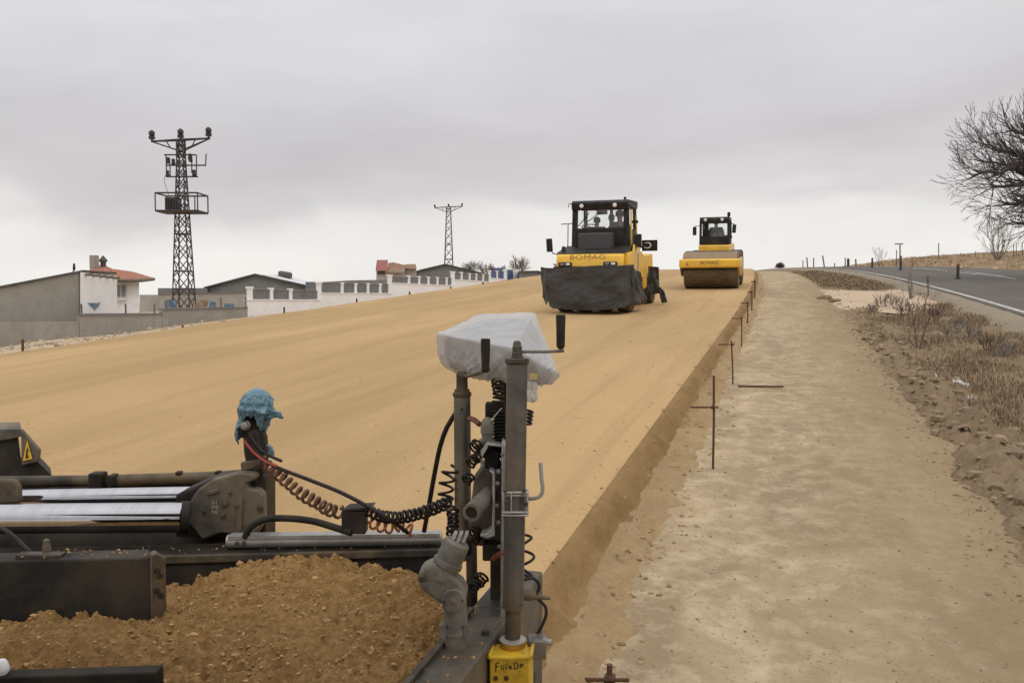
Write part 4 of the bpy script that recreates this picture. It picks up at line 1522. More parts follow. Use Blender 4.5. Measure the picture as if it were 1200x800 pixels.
t = gable('wide grey gable shed behind the first white wall panels', [(240, 338), (300, 322.2), (360, 335.5)], 71, 9, 'darkgrey')
t2 = bld('pale_roof_shed', M(342, 385, 74), 'shed with a pale roof and dark skylight right of the gable shed')
rr = [M(308, 323.6, 73), M(326, 323.2, 78), M(358.5, 330.5, 78), M(358.5, 336, 73)]
MB().prism(rr, ZZ * .12).build('roof', 'roofwhite', t2)
solid([M(312, 385, 73.2), M(358, 385, 73.2), M(358, 336.2, 73.2), M(312, 325, 73.2)], 4).build('wall', 'darkgrey', t2)
sk = [M(326, 323.4, 76), M(342.5, 325.8, 76), M(341, 324.2, 77.5), M(329, 322.3, 77.5)]
MB().prism(sk, ZZ * .4).build('skylight', 'roofline', t2)
t = bld('flat_building', M(410, 385, 70), 'long flat grey building behind the middle of the white wall')
solid([M(358, 385, 66), M(378, 385, 66), M(378, 330.2, 66), M(358, 330.2, 66)], 6).build('wall', 'panel', t)
solid([M(376, 385, 72), M(460, 385, 78), M(460, 327.5, 78), M(410, 328.5, 75), M(376, 330.5, 72)], 6).build('wall', 'darkgrey', t)
# red roofed house
D2 = 92
t = bld('red_roof_house', M(463, 340, D2), 'pale house with mismatched red and brown roofs above the white wall')
solid([M(441, 345, D2), M(474, 345, D2), M(474, 316, D2), M(441, 316, D2)], 5).build('wall', 'render2', t)
solid([M(474, 345, D2 + 2), M(488, 345, D2 + 2), M(488, 312, D2 + 2), M(474, 312, D2 + 2)], 4).build('rear_wall', 'render2', t)
rr = [M(440, 317.3, D2 - .5), M(453.5, 317.3, D2 - .5), M(454.5, 305, D2 + 1.2), M(441.5, 305, D2 + 1.2)]
MB().prism(rr, FH * .15 + ZZ * .05).build('roof', 'tile2', t)
rr = [M(453, 319.5, D2 - .4), M(473, 319.5, D2 - .4), M(474, 311, D2 + 2), M(461, 307.8, D2 + 2), M(455, 308.5, D2 + 2)]
MB().prism(rr, FH * .15 + ZZ * .05).build('roof', 'tile3', t)
rr = [M(473, 314.2, D2 + 1.5), M(487.5, 315.2, D2 + 1.5), M(487, 309.8, D2 + 3), M(474, 310.2, D2 + 3)]
MB().prism(rr, FH * .15 + ZZ * .05).build('roof', 'tile3', t)
fp = [M(442.5, 321.5, D2 - .05), M(451, 321.5, D2 - .05), M(451, 317.6, D2 - .05), M(442.5, 317.6, D2 - .05)]
MB().prism(fp, -FH * .05).build('window', 'roofline', t)
gable('broad grey gable shed in front of the far lattice tower', [(460, 328.5), (493, 317), (522, 310.2), (548, 316.5), (578, 324)], 100, 8, 'darkgrey', ground=350)
t = bld('grey_shed', M(621, 338, 96), 'grey shed at the far end of the wall beside the roller')
solid([M(608.5, 345, 96), M(637, 345, 96), M(637, 319.5, 96), M(630, 317.5, 96), M(608.5, 318, 96)], 4).build('wall', 'darkgrey', t)
MB().prism([M(608, 318.2, 95.7), M(630.2, 317.7, 95.7), M(637.5, 319.7, 95.7), M(637.5, 319.0, 95.7), M(630.2, 317, 95.7), M(608, 317.5, 95.7)], FH * 4.6).build('roof', 'roofline', t)

# ------------------------------------------------------------------ rollers (local: x right as seen, y away, z up)
TILT = math.atan(SLOPE)


def L3(mb, name, mat, parent, **k):
    return mb.build(name, mat, parent, **k)


def seated_person(local, root_m, label, arms=((-.16, -.42, .22), (.16, -.42, .22)), lean=0.0, sc=1.0, cap=False):
    """seated figure facing -y of the machine; local = hip centre"""
    me = bpy.data.meshes.new('person')
    h = V(local)

    def P(x, y, z):
        return root_m @ (h + V((x * sc, y * sc, z * sc)))
    J = [(P(0, 0, 0), .15), (P(lean * .3, .02, .22), .145), (P(lean * .8, .01, .42), .165), (P(lean, -.01, .53), .07), (P(lean, -.03, .60), .062),
         (P(lean, -.045, .70), .098), (P(lean, -.04, .79), .085)]
    E = [(i, i + 1) for i in range(6)]
    for s, a in zip((-1, 1), arms):
        b0 = len(J)
        J += [(P(lean * .8 + s * .19, 0, .46), .065), (P(lean * .6 + s * .26, -.10, .22), .05), (P(lean * .3 + a[0] + s * .04, a[1] * .8, .17), .038), (P(a[0], a[1], a[2]), .04)]
        E += [(2, b0), (b0, b0 + 1), (b0 + 1, b0 + 2), (b0 + 2, b0 + 3)]
        b1 = len(J)
        J += [(P(s * .1, -.08, -.02), .095), (P(s * .14, -.45, .04), .07), (P(s * .14, -.5, -.36), .05), (P(s * .14, -.64, -.40), .045)]
        E += [(0, b1), (b1, b1 + 1), (b1 + 1, b1 + 2), (b1 + 2, b1 + 3)]
    me.from_pydata([j[0] for j in J], E, [])
    o = bpy.data.objects.new('person', me)
    COL.objects.link(o)
    md = o.modifiers.new('skin', 'SKIN')
    if not me.skin_vertices:
        me.skin_vertices.new()
    for v, j in zip(me.skin_vertices[0].data, J):
        v.radius = (j[1] * sc, j[1] * sc)
    me.skin_vertices[0].data[0].use_root = True
    ss = o.modifiers.new('sub', 'SUBSURF')
    ss.levels = ss.render_levels = 2
    me.materials.append(MAT['skin'])
    tag(o, label, 'person')
    # jacket: a slightly larger shell on trunk and arms
    keep = [0, 1, 2, 7, 8, 9, 15, 16, 17]
    idx = {k: i for i, k in enumerate(keep)}
    mj = bpy.data.meshes.new('jacket')
    mj.from_pydata([J[k][0] for k in keep], [(idx[a], idx[b_]) for a, b_ in E if a in idx and b_ in idx], [])
    oj = bpy.data.objects.new('jacket', mj)
    COL.objects.link(oj)
    oj.parent = o
    md = oj.modifiers.new('skin', 'SKIN')
    if not mj.skin_vertices:
        mj.skin_vertices.new()
    for v, k in zip(mj.skin_vertices[0].data, keep):
        v.radius = (J[k][1] * sc * 1.25 + .02,) * 2
    mj.skin_vertices[0].data[0].use_root = True
    ss = oj.modifiers.new('sub', 'SUBSURF')
    ss.levels = ss.render_levels = 2
    mj.materials.append(MAT['cloth_dk'])
    mt = bpy.data.meshes.new('trousers')
    keep = [0, 11, 12, 13, 19, 20, 21]
    idx = {k: i for i, k in enumerate(keep)}
    mt.from_pydata([J[k][0] for k in keep], [(idx[a], idx[b_]) for a, b_ in E if a in idx and b_ in idx], [])
    ot = bpy.data.objects.new('trousers', mt)
    COL.objects.link(ot)
    ot.parent = o
    ot.modifiers.new('skin', 'SKIN')
    if not mt.skin_vertices:
        mt.skin_vertices.new()
    for v, k in zip(mt.skin_vertices[0].data, keep):
        v.radius = (J[k][1] * sc * 1.1 + .01,) * 2
    mt.skin_vertices[0].data[0].use_root = True
    ss = ot.modifiers.new('sub', 'SUBSURF')
    ss.levels = ss.render_levels = 2
    mt.materials.append(MAT['cloth_dk'])
    hc = J[5][0] + ZZ * .035 * sc + root_m.to_3x3() @ V((0, .02, 0))
    mb = MB().blob(hc, .112 * sc, 3, .05, 1.0, (1, 1.05, 1.0))
    mb.build('hair', 'hair', o)
    # nose and ears
    f = root_m.to_3x3()
    mb = MB().blob(J[5][0] + f @ V((0, -.125 * sc, -.01)), .018 * sc, 1, 0, 0, (1, 1.2, 1.4))
    for s in (-1, 1):
        mb.blob(J[5][0] + f @ V((s * .105 * sc, 0, -.01)), .024 * sc, 1, 0, 0, (.4, 1, 1.3))
    mb.build('nose_and_ears', 'skin', o)
    return o


def wheel(root, x, y, r, w, name='wheel'):
    mb = MB().lathe((x - w / 2, y, r), (1, 0, 0), [(0, r * .62), (.005, r * .9), (.04, r * .99), (w * .3, r), (w * .7, r), (w - .04, r * .99), (w - .005, r * .9), (w, r * .62)], 32)
    wh = mb.build(name, 'tyre', root)
    MB().lathe((x - w / 2 - .003, y, r), (1, 0, 0), [(0, r * .6), (.06, r * .55), (.07, r * .25), (w - .07, r * .25), (w - .06, r * .55), (w + .006, r * .6)], 24).build('rim', 'black', wh)
    return wh


# --- pneumatic-tyred roller
gp = at_g(697, 365.5, FTOP)
r1 = thing('pneumatic_roller', gp, 'yellow rubber tyred roller with a black cab and black fabric apron across its front', 'road roller', 'road rollers', world=False,
           rot=(TILT, 0, 0))
R = r1
for x in (-.82, -.28, .28, .82):
    wheel(R, x, .10, .47, .40)
for x in (-.86, -.3, .3, .86):
    wheel(R, x, 3.55, .47, .40)
# body
mb = MB()
prof = [(-.62, .78), (-.66, 1.27), (-.58, 1.545), (-.40, 1.60), (.75, 1.66), (2.0, 1.66), (2.05, 1.45), (4.35, 1.50), (4.45, 1.30), (4.42, .62), (2.9, .58), (2.8, .9), (.85, .9), (.75, .62), (.5, .7)]
mb.prism([V((-.90, y, z)) for y, z in prof], (1.80, 0, 0))
body = mb.build('body', 'yellow', R, bevel=.035)
MB().prism([V((-.93, y, z)) for y, z in ((-.50, 1.585), (-.35, 1.635), (.72, 1.79), (.72, 1.655), (-.40, 1.59))], (1.86, 0, 0)).build('hood_deck', 'black', R, bevel=.015)
MB().box((-.03, .40, 1.90), (.93, .42, .46)).build('front_box', 'greybox', R, bevel=.03)
MB().box((-.05, .40, 1.655), (.75, .5, .05)).build('box_base', 'black', R)
lettering('BOMAG', .185, 'decal', R, basis(V((-.05, -.622 + .008, 1.495)), V((1, 0, 0)), V((0, .28, .96)), V((0, -.96, .28))), 'maker_lettering', .003, 1.5, -.004)
for x in (-.64, .57):
    f = MB().box((x, -.675, 1.315), (.36, .05, .105)).build('light_recess', 'black', R, bevel=.01)
    for dx in (-.08, .08):
        MB().box((x + dx, -.70, 1.315), (.11, .03, .06)).build('headlight', 'lamp' if dx > 0 else 'glass_dk', f, bevel=.008)
MB().box((0, -.70, 1.235), (1.9, .06, .04)).build('apron_rail', 'black', R)
# yellow step / side structure on the right
MB().prism([V((.90, y, z)) for y, z in ((-.45, 1.0), (-.35, 1.58), (.4, 1.62), (1.6, 1.60), (2.4, 1.35), (2.5, .55), (2.0, .5), (1.9, .85), (.6, .9))], (.12, 0, 0)).build('side_panel', 'yellow', R, bevel=.02)
MB().prism([V((.96, y, z)) for y, z in ((.35, 1.6), (1.1, 1.6), (1.1, 2.0), (.7, 2.0))], (.06, 0, 0)).build('yellow_guard', 'yellow', R, bevel=.01)
# apron: hanging fabric with folds


def apron_pt(u, v):
    # u 0..1 left to right, v 0..1 top to bottom
    x = -1.36 + 2.50 * u
    zt = 1.245 - .03 * math.sin(u * 7) + .05 * smooth(.8, 1, u)
    zb = interp([(0, .44), (.03, .33), (.07, .25), (.095, .28), (.115, .36), (.125, .22), (.16, .16), (.3, .13), (.5, .10), (.75, .12), (.93, .18), (1, .30)], u)
    z = zt + (zb - zt) * v
    y = -.78 - .02 * v
    y += (.045 * math.sin(u * 21 + 2 * v) * (0.3 + v) * .35 + (.02 + .05 * v) * fb(u * 3, v * 2, 2.0, 2) + .012 * fb(u * 10, v * 7, 3.0, 2))
    y += .0
    # diagonal sag folds
    y += .05 * math.sin((u * 9 - v * 7)) * v * (1 - v) * 2 + .03 * math.sin(u * 13 + v * 8) * v * (1 - v) * 2
    for q_, am in (((u * 3.2 + v * 2.2, u * 1.5 - v * 2.6, 1.0), .016), ((u * 7 - v * 3.0, v * 4 + u * 2, 6.0), .009)):
        y -= am * (1 - min(1, 2.4 * abs(mnoise.noise(V(q_))))) ** 2 * smooth(0, .2, v)
    e = smooth(.90, 1, u)
    y += .5 * e + .25 * (1 - smooth(0, .10, u))
    x -= .02 * e
    if u < .1:
        x += .18 * v * (1 - u / .1) * .3
    return V((x, y, z))


mb = MB()
nu, nv = 130, 54
gr = [[mb.bm.verts.new(apron_pt(i / nu, j / nv)) for i in range(nu + 1)] for j in range(nv + 1)]
for j in range(nv):
    for i in range(nu):
        mb.bm.faces.new((gr[j][i], gr[j][i + 1], gr[j + 1][i + 1], gr[j + 1][i]))
ap = mb.build('apron', 'tarp', R, smooth=60)
md = ap.modifiers.new('thick', 'SOLIDIFY')
md.thickness = .012


def cloth_sheet(name, mat, parent, quad, n=16, amp=.05, seed=0.0, world=False):
    a, b_, c, d = [V(q) for q in quad]
    nr = (b_ - a).cross(d - a).normalized()
    mb = MB()
    G = [[mb.bm.verts.new((a * (1 - u) + b_ * u) * (1 - v) + (d * (1 - u) + c * u) * v + nr * amp * fb(u * 3.1 + seed, v * 3 + seed))
          for u in [i / n for i in range(n + 1)]] for v in [j / n for j in range(n + 1)]]
    for j in range(n):
        for i in range(n):
            mb.bm.faces.new((G[j][i], G[j][i + 1], G[j + 1][i + 1], G[j + 1][i]))
    o = mb.build(name, mat, parent, smooth=60)
    o.modifiers.new('thick', 'SOLIDIFY').thickness = .01
    return o


cloth_sheet('side_apron', 'tarp', R, [(1.10, -.35, 1.20), (1.14, .55, 1.05), (1.30, .75, .16), (1.02, -.45, .22)], amp=.10, seed=3)
cloth_sheet('rear_apron', 'tarp', R, [(1.02, 2.75, 1.15), (1.34, 2.72, 1.12), (1.36, 2.65, .35), (1.04, 2.65, .3)], amp=.07, seed=8)
cloth_sheet('rear_flap', 'tarp', R, [(1.30, 2.6, .62), (1.52, 2.6, .42), (1.62, 2.5, .10), (1.46, 2.5, .06)], amp=.08, seed=11)
# cab
cx0, cx1, cyf, cyb, cz0, czt = -.80, .80, .78, 2.15, 1.66, 2.98
mb = MB()


def bar(mb, a, b_, w=.09, d=.09):
    a, b_ = V(a), V(b_)
    t = (b_ - a).normalized()
    u = V((1, 0, 0)) if abs(t.x) < .7 else V((0, 1, 0))
    w_ = t.cross(u).normalized()
    u = w_.cross(t).normalized()
    return mb.box((a + b_) / 2, (w, d, (b_ - a).length), (u, w_, t))


for x in (cx0 + .06, cx1 - .06):
    bar(mb, (x, cyf, cz0), (x * .97, cyf + .08, czt - .14), .15, .10)
    bar(mb, (x, cyb, cz0), (x * .97, cyb, czt - .14), .10, .10)
mb.box((0, cyf + .02, 1.965), (1.46, .06, .61))
mb.box((0, (cyf + cyb) / 2, 1.70), (1.5, cyb - cyf, .06))
mb.box((0, cyb, 1.95), (1.5, .06, .50))
cab = mb.build('cab', 'black', R, bevel=.012)
for x in (cx0 + .03, cx1 - .03):
    MB().box((x, (cyf + cyb) / 2, 1.95), (.05, cyb - cyf, .55)).build('side_panel', 'black', cab)
mb = MB().prism([V((-.80, y, z)) for y, z in ((cyf - .03, czt - .23), (cyf - .10, czt - .02), (cyf, czt + .05), (cyb + .05, czt + .05), (cyb + .12, czt - .02), (cyb + .03, czt - .18), (cyf + .05, czt - .18))], (1.6, 0, 0))
mb.build('roof', 'black', cab, bevel=.03)
for x in (-.50, .43):
    MB().lathe((x, cyf - .06, czt - .10), (0, -1, 0), [(0, .05), (.04, .06), (.06, .055), (.07, .04)], 14).build('work_lamp', 'lamp', cab)
MB().box((0, cyf + .045, 2.52), (1.34, .012, .52)).build('windscreen', 'pane', cab)
MB().box((0, cyb, 2.50), (1.38, .012, .62)).build('rear_window', 'pane', cab)
for x in (cx0 + .045, cx1 - .045):
    MB().box((x, (cyf + cyb) / 2, 2.50), (.012, cyb - cyf - .1, .62)).build('side_window', 'pane', cab)
mb = MB()
bar(mb, (-.62, cyf - .01, 2.33), (-.30, cyf + .0, 2.70), .018, .018)
bar(mb, (-.46, cyf + .0, 2.45), (-.46, cyf + .0, 2.75), .012, .012)
bar(mb, (-.40, cyf - .01, 2.42), (.02, cyf - .01, 2.70), .02, .02)
mb.build('wiper', 'black', cab)
MB().box((.02, cyf + .15, 2.70), (.30, .06, .12)).build('rear_mirror', 'black', cab)
# steering wheel and console
mb = MB()
pts_ = [V((-.42 + .2 * math.cos(a), cyf + .45 + .16 * math.sin(a), 2.33 + .06 * math.sin(a))) for a in [2 * PI * k / 24 for k in range(25)]]
mb.tube(pts_, .016, 6)
mb.cyl((-.42, cyf + .45, 2.33), (-.42, cyf + .25, 1.9), .03)
mb.build('steering_wheel', 'black', cab)
MB().box((.18, cyf + .7, 2.1), (.12, .12, .85)).build('console', 'black', cab, bevel=.03)
MB().lathe((.18, cyf + .7, 2.5), ZZ, [(0, .09), (.12, .09), (.16, .05), (.3, .045), (.32, .02)], 12).build('console_head', 'black', cab)
for x in (-.3, .42):
    sm = MB().box((x, cyf + .95, 1.90), (.46, .46, .12))
    sm.box((x, cyf + 1.16, 2.12), (.42, .10, .42))
    sm.build('operator_seat', 'black', cab, bevel=.04)
# beacon stub, antennas, rails
MB().lathe((.66, cyf + .2, czt + .05), ZZ, [(0, .03), (.02, .03), (.03, .04), (.07, .035), (.08, .01)], 12).build('beacon', 'black', cab)
mb = MB()
mb.tube([V((-.80, cyf + .05, czt - .02)), V((-.90, cyf + .05, czt - .02)), V((-.90, cyf + .05, czt - .12))], .012, 6)
mb.tube([V((.80, cyf + .1, czt + .0)), V((.92, cyf + .3, czt - .06))], .014, 6)
mb.tube([V((.80, cyf + .1, czt - .1)), V((.90, cyf + .25, czt - .22)), V((.90, cyf + .25, czt - .35))], .02, 6)
mb.build('roof_bracket', 'black', cab)
mb = MB()
mb.tube([V((-.92, cyf - .05, 1.70)), V((-.90, cyf - .05, 2.42))], .016, 6)
mb.tube([V((-1.10, cyf - .05, 2.40)), V((-.78, cyf - .05, 2.41))], .02, 6)
mb.build('grab_rail', 'zinc', cab)
mb = MB()
mb.tube([V((.86, cyf + .05, 1.75)), V((.85, cyf + .08, 2.75))], .022, 6)
mb.tube([V((.92, cyf + .6, 1.7)), V((.90, cyf + .6, 2.6))], .022, 6)
mb.build('grab_rail', 'yellow', cab)
MB().box((.92, cyf + .3, 2.42), (.16, .1, .08)).build('door_latch', 'black', cab)
for x in (cx0 + .06, cx1 - .06):
    pass
# mirrors
for x, y, z, hh, arm in ((-1.18, -.25, 1.82, .36, [(-.92, -.3, 1.56), (-1.08, -.27, 1.60), (-1.14, -.25, 1.70)]), (1.08, .55, 1.90, .36, [(.92, .5, 1.62), (1.0, .52, 1.66), (1.06, .55, 1.76)])):
    mm = MB().box((x, y, z), (.17 if x < 0 else .22, .07, hh), (V((1, 0, .05 if x < 0 else 0)).normalized(), V((0, 1, 0)), V((-.05 if x < 0 else 0, 0, 1)).normalized())).build('mirror', 'black', R, bevel=.03, seg=3)
    MB().tube([V(a) for a in arm], .015, 6).build('mirror_arm', 'black', mm)
MB().lathe((-.80, -.2, 1.64), ZZ, [(0, .06), (.08, .06), (.1, .045), (.13, .05), (.15, .01)], 12).build('filler_cap', 'black', R)
MB().tube([V((-.92, -.5, 1.25)), V((-1.0, -.55, 1.32)), V((-.90, -.5, 1.30))], .02, 6).build('hook', 'black', R)
# black number plate on the rear right with a white ring mark
sg = MB().box((1.22, 1.75, 1.76), (.44, .03, .31)).build('side_board', 'black', R, bevel=.01)
MB().box((.98, 1.78, 1.72), (.25, .03, .05)).build('board_arm', 'black', sg)
mb = MB()
arc = [V((1.15 + .105 * math.cos(a), 1.727, 1.765 + .075 * math.sin(a))) for a in [math.radians(-150 + 290 * k / 20) for k in range(21)]]
mb.tube(arc, [.006 + .012 * math.sin(PI * k / 20) for k in range(21)], 6)
mb.build('ring_mark', 'logo', sg)
MB().tube([V((1.0, .9, .55)), V((1.0, .9, 1.55)), V((1.0, 1.3, 1.75))], .05, 10).build('exhaust_pipe', 'zinc', R)
bpy.context.view_layer.update()
m1 = R.matrix_world.copy()
seated_person((.37, cyf + .80, 1.86), m1, 'driver at the right side of the rubber tyred roller cab, leaning', lean=.03, sc=1.1, arms=((-.22, -.40, .30), (.20, -.35, .2)))
seated_person((-.27, cyf + .86, 1.83), m1, 'lower seated figure on the left inside the rubber tyred roller cab', sc=.92)

# --- single drum roller
gp = at_g(834.5, 337.8, FTOP)
r2 = thing('drum_roller', gp, 'yellow smooth drum roller with a dark cab, farther up the tan base', 'road roller', 'road rollers', world=False, rot=(TILT, 0, 0))
R = r2
mb = MB().lathe((-1.05, 0, .74), (1, 0, 0), [(0, .60), (.005, .70), (.03, .735), (.05, .74), (2.03, .74), (2.05, .735), (2.075, .70), (2.08, .60)], 64)
dr = mb.build('drum', 'drum', R)
mb = MB()
for s in (-1, 1):
    mb.lathe((s * 1.05, 0, .74), (s, 0, 0), [(0, .32), (.05, .30), (.07, .12)], 24)
mb.build('drum_hub', 'black', dr)
bm_ = MB().prism([V((-1.16, y, z)) for y, z in ((-1.02, .84), (-1.06, .90), (-1.06, 1.13), (-1.0, 1.18), (-.86, 1.18), (-.86, .84))], (2.26, 0, 0)).build('front_beam', 'yellow', R, bevel=.02)
for x in (-1.12, 1.06):
    mb = MB()
    mb.prism([V((x - .05, y, z)) for y, z in ((-1.0, .86), (-1.0, 1.15), (.95, 1.2), (1.15, 1.0), (1.1, .6), (.35, .5), (-.35, .5), (-.8, .84))], (.10, 0, 0))
    mb.build('side_plate', 'yellow' if x > 0 else 'drum', R, bevel=.015)
MB().prism([V((-1.05, y, z)) for y, z in ((-.93, 1.182), (-.60, 1.42), (.9, 1.46), (.95, 1.2), (-.85, 1.1))], (2.04, 0, 0)).build('drum_cover', 'dusty', R, bevel=.02)
MB().box((-.04, -.84, .80), (2.06, .05, .10)).build('scraper', 'black', R)
lettering('BOMAG', .19, 'decal', R, basis(V((-.02, -1.066, 1.03)), V((1, 0, 0)), V((0, 0, 1)), V((0, -1, 0))), 'maker_lettering', .003)
MB().prism([V((-.92, -1.065, .95)), V((-.80, -1.065, .95)), V((-.86, -1.065, 1.06))], (0, -.004, 0)).build('triangle_mark', 'tile3', R)
yb = 1.15
MB().prism([V((-.64, y, z)) for y, z in ((yb - .1, 1.44), (yb - .1, 1.66), (yb, 1.70), (yb + 3.1, 1.75), (yb + 3.3, 1.5), (yb + 3.3, .7), (yb, .7))], (1.22, 0, 0)).build('engine_hood', 'yellow', R, bevel=.03)
MB().box((-.03, 1.1, .62), (.9, .5, .5)).build('hitch', 'black', R, bevel=.05)
for x in (-.82, .76):
    wheel(R, x, 2.9, .74, .52)
mb = MB()
cz0, czt, cyf, cyb = 1.70, 2.78, yb + .05, yb + 1.45
X0, X1 = -.63, .57
for x in (X0 + .05, X1 - .05):
    bar(mb, (x, cyf, cz0), (x, cyf + .1, czt - .1), .09, .09)
    bar(mb, (x, cyb, cz0), (x, cyb, czt - .1), .09, .09)
mb.box(((X0 + X1) / 2, cyf + .02, 1.86), (X1 - X0 - .02, .06, .34))
mb.box(((X0 + X1) / 2, cyb, 1.90), (X1 - X0 - .02, .06, .40))
for x in (X0 + .03, X1 - .03):
    mb.box((x, (cyf + cyb) / 2, 1.88), (.05, cyb - cyf, .38))
cab = mb.build('cab', 'black', R, bevel=.012)
MB().prism([V((X0 + .02, y, z)) for y, z in ((cyf - .04, czt - .24), (cyf - .08, czt - .05), (cyf, czt + .04), (cyb + .05, czt + .04), (cyb + .1, czt - .05), (cyb, czt - .14), (cyf + .08, czt - .14))], (X1 - X0 - .04, 0, 0)).build('roof', 'black', cab, bevel=.03)
for x in (-.38, .28):
    MB().lathe((x, cyf - .06, czt - .07), (0, -1, 0), [(0, .05), (.04, .065), (.06, .06), (.07, .04)], 14).build('work_lamp', 'lamp', cab)
MB().box(((X0 + X1) / 2, cyf + .05, 2.30), (1.06, .012, .55)).build('windscreen', 'pane', cab)
MB().box(((X0 + X1) / 2, cyb, 2.36), (1.06, .012, .58)).build('rear_window', 'pane', cab)
for x in (X0 + .045, X1 - .045):
    MB().box((x, (cyf + cyb) / 2, 2.36), (.012, cyb - cyf - .1, .58)).build('side_window', 'pane', cab)
mb = MB().box((-.42, cyf + .5, 2.3), (.22, .5, .6))
mb.build('console', 'black', cab, bevel=.05)
sm = MB().box((-.02, cyf + .95, 1.92), (.5, .46, .12))
sm.box((-.02, cyf + 1.14, 2.16), (.46, .10, .5))
sm.build('operator_seat', 'black', cab, bevel=.04)
mb = MB()
mb.tube([V((.1 + .19 * math.cos(a), cyf + .45 + .13 * math.sin(a), 2.05 + .06 * math.sin(a))) for a in [2 * PI * k / 24 for k in range(25)]], .016, 6)
mb.cyl((.1, cyf + .45, 2.05), (.1, cyf + .25, 1.75), .03)
mb.build('steering_wheel', 'black', cab)
for x, y, z in ((-.80, cyf - .15, 2.27), (.76, cyf - .15, 2.33)):
    s = -1 if x < 0 else 1
    mm = MB().box((x, y, z), (.15, .07, .34), (V((1, 0, -.08)).normalized() if s > 0 else V((1, 0, 0)), V((0, 1, 0)), V((.08, 0, 1)).normalized() if s > 0 else ZZ)).build('mirror', 'black', R, bevel=.03, seg=3)
    MB().tube([V((s * .58 - .03, cyf, z + .2)), V((x, y + .03, z + .2)), V((x, y + .02, z + .1))], .015, 6).build('mirror_arm', 'black', mm)
bc = MB().lathe((.53, cyf + .1, czt - .06), ZZ, [(0, .035), (.1, .03), (.12, .06), (.16, .065), (.26, .06), (.29, .02)], 12).build('beacon', 'black', cab)
mb = MB().tube([V((.60, cyf + .05, 1.75)), V((.60, cyf + .1, 2.7))], .02, 6)
mb.tube([V((.62, cyf - .02, 2.0)), V((.66, cyf - .02, 2.05)), V((.64, cyf - .02, 1.95))], .03, 6)
mb.build('grab_rail', 'black', cab)
bpy.context.view_layer.update()
m2 = R.matrix_world.copy()
seated_person((-.02, cyf + .82, 1.86), m2, 'driver seated upright in the middle of the drum roller cab', sc=1.05, arms=((-.02, -.36, .22), (.2, -.36, .22)))

# ------------------------------------------------------------------ foreground paving machine (built in world space)
mroot = M(400, 760, 2.7)
mroot.z = g(mroot.y) + FTOP
pm_root = thing('paving_machine', mroot, 'dusty grey paving machine with chrome rams, two crank posts and a yellow foot box', 'paving machine')
A = pm_root
tag(A)


def mm(px, D):
    return px * D / FPX


# right crank post
mb = MB()
D = 2.5
mb.tube([M(606, 424, D), M(604.5, 520, D), M(601.5, 706, D)], mm(12.4, D), 28)
P1 = mb.build('crank_post', 'tube', A)
mb = MB()
mb.tube([M(601.5, 706, D), M(601, 712, D)], mm(12.9, D), 28)
mb.build('weld_ring', 'steel', P1)
MB().tube([M(601.5, 700, D), M(600.5, 757, D)], mm(9.2, D), 24).build('inner_post', 'steel', P1)
MB().lathe(M(606, 427, D), M(606, 420, D) - M(606, 427, D), [(0, mm(12.6, D)), (mm(2, D), mm(14.3, D)), (mm(6, D), mm(14.3, D)), (mm(7.5, D), mm(13, D))], 28).build('flange', 'steel', P1)
MB().lathe(M(606, 421, D), ZZ, [(0, mm(6.8, D)), (mm(4, D), mm(6.8, D)), (mm(4.5, D), mm(6, D)), (mm(8, D), mm(6.2, D)), (mm(8.5, D), mm(5.6, D)), (mm(15, D), mm(5.8, D)), (mm(16, D), mm(5, D)), (mm(20, D), mm(4.5, D)), (mm(22, D), mm(2.6, D))], 18).build('spindle_nut', 'plate', P1)
MB().tube([M(609, 412, D), M(640, 412, D - .02), M(661, 411, D - .03)], mm(1.9, D), 10).build('crank_arm', 'cast', P1)
MB().lathe(M(657, 409, D - .03), ZZ, [(0, mm(2.5, D)), (mm(3, D), mm(4.9, D)), (mm(20, D), mm(5.2, D)), (mm(36, D), mm(5.6, D)), (mm(39, D), mm(5.6, D)), (mm(40, D), mm(4.6, D))], 18).build('crank_handle', 'rubber', P1)
# clamp on the post
mb = MB()
for y in (577, 600):
    mb.box(M(604, y, D - .035), (mm(31, D), .012, mm(3, D)), (RT, FH, ZZ))
for x in (590, 599, 618):
    mb.box(M(x, 588.5, D - .036), (mm(2.4, D), .012, mm(25, D)), (RT, FH, ZZ))
for y in (577, 600):
    mb.box(M(604, y, D), (mm(31, D), .08, mm(2.2, D)), (RT, FH, ZZ))
mb.box(M(604, 588.5, D + .04), (mm(31, D), .012, mm(25, D)), (RT, FH, ZZ))
cl = mb.build('post_clamp', 'zinc', A, bevel=.003)
bolts('clamp_bolt', 'steel', cl, [M(x, y, D - .045) for x, y in ((592, 574), (614, 574), (594, 588), (616, 590))], -FH, [(0, .007), (.008, .007), (.010, .005)])
mb = MB()
mb.tube(resample([M(617, 584, D - .02), M(627, 583.5, D - .03), M(634, 580, D - .03), M(636, 572, D - .03), M(634.5, 558, D - .03), M(633.5, 542, D - .03)], .008), mm(2.3, D), 10)
mb.build('clamp_lever', 'zinc', cl)
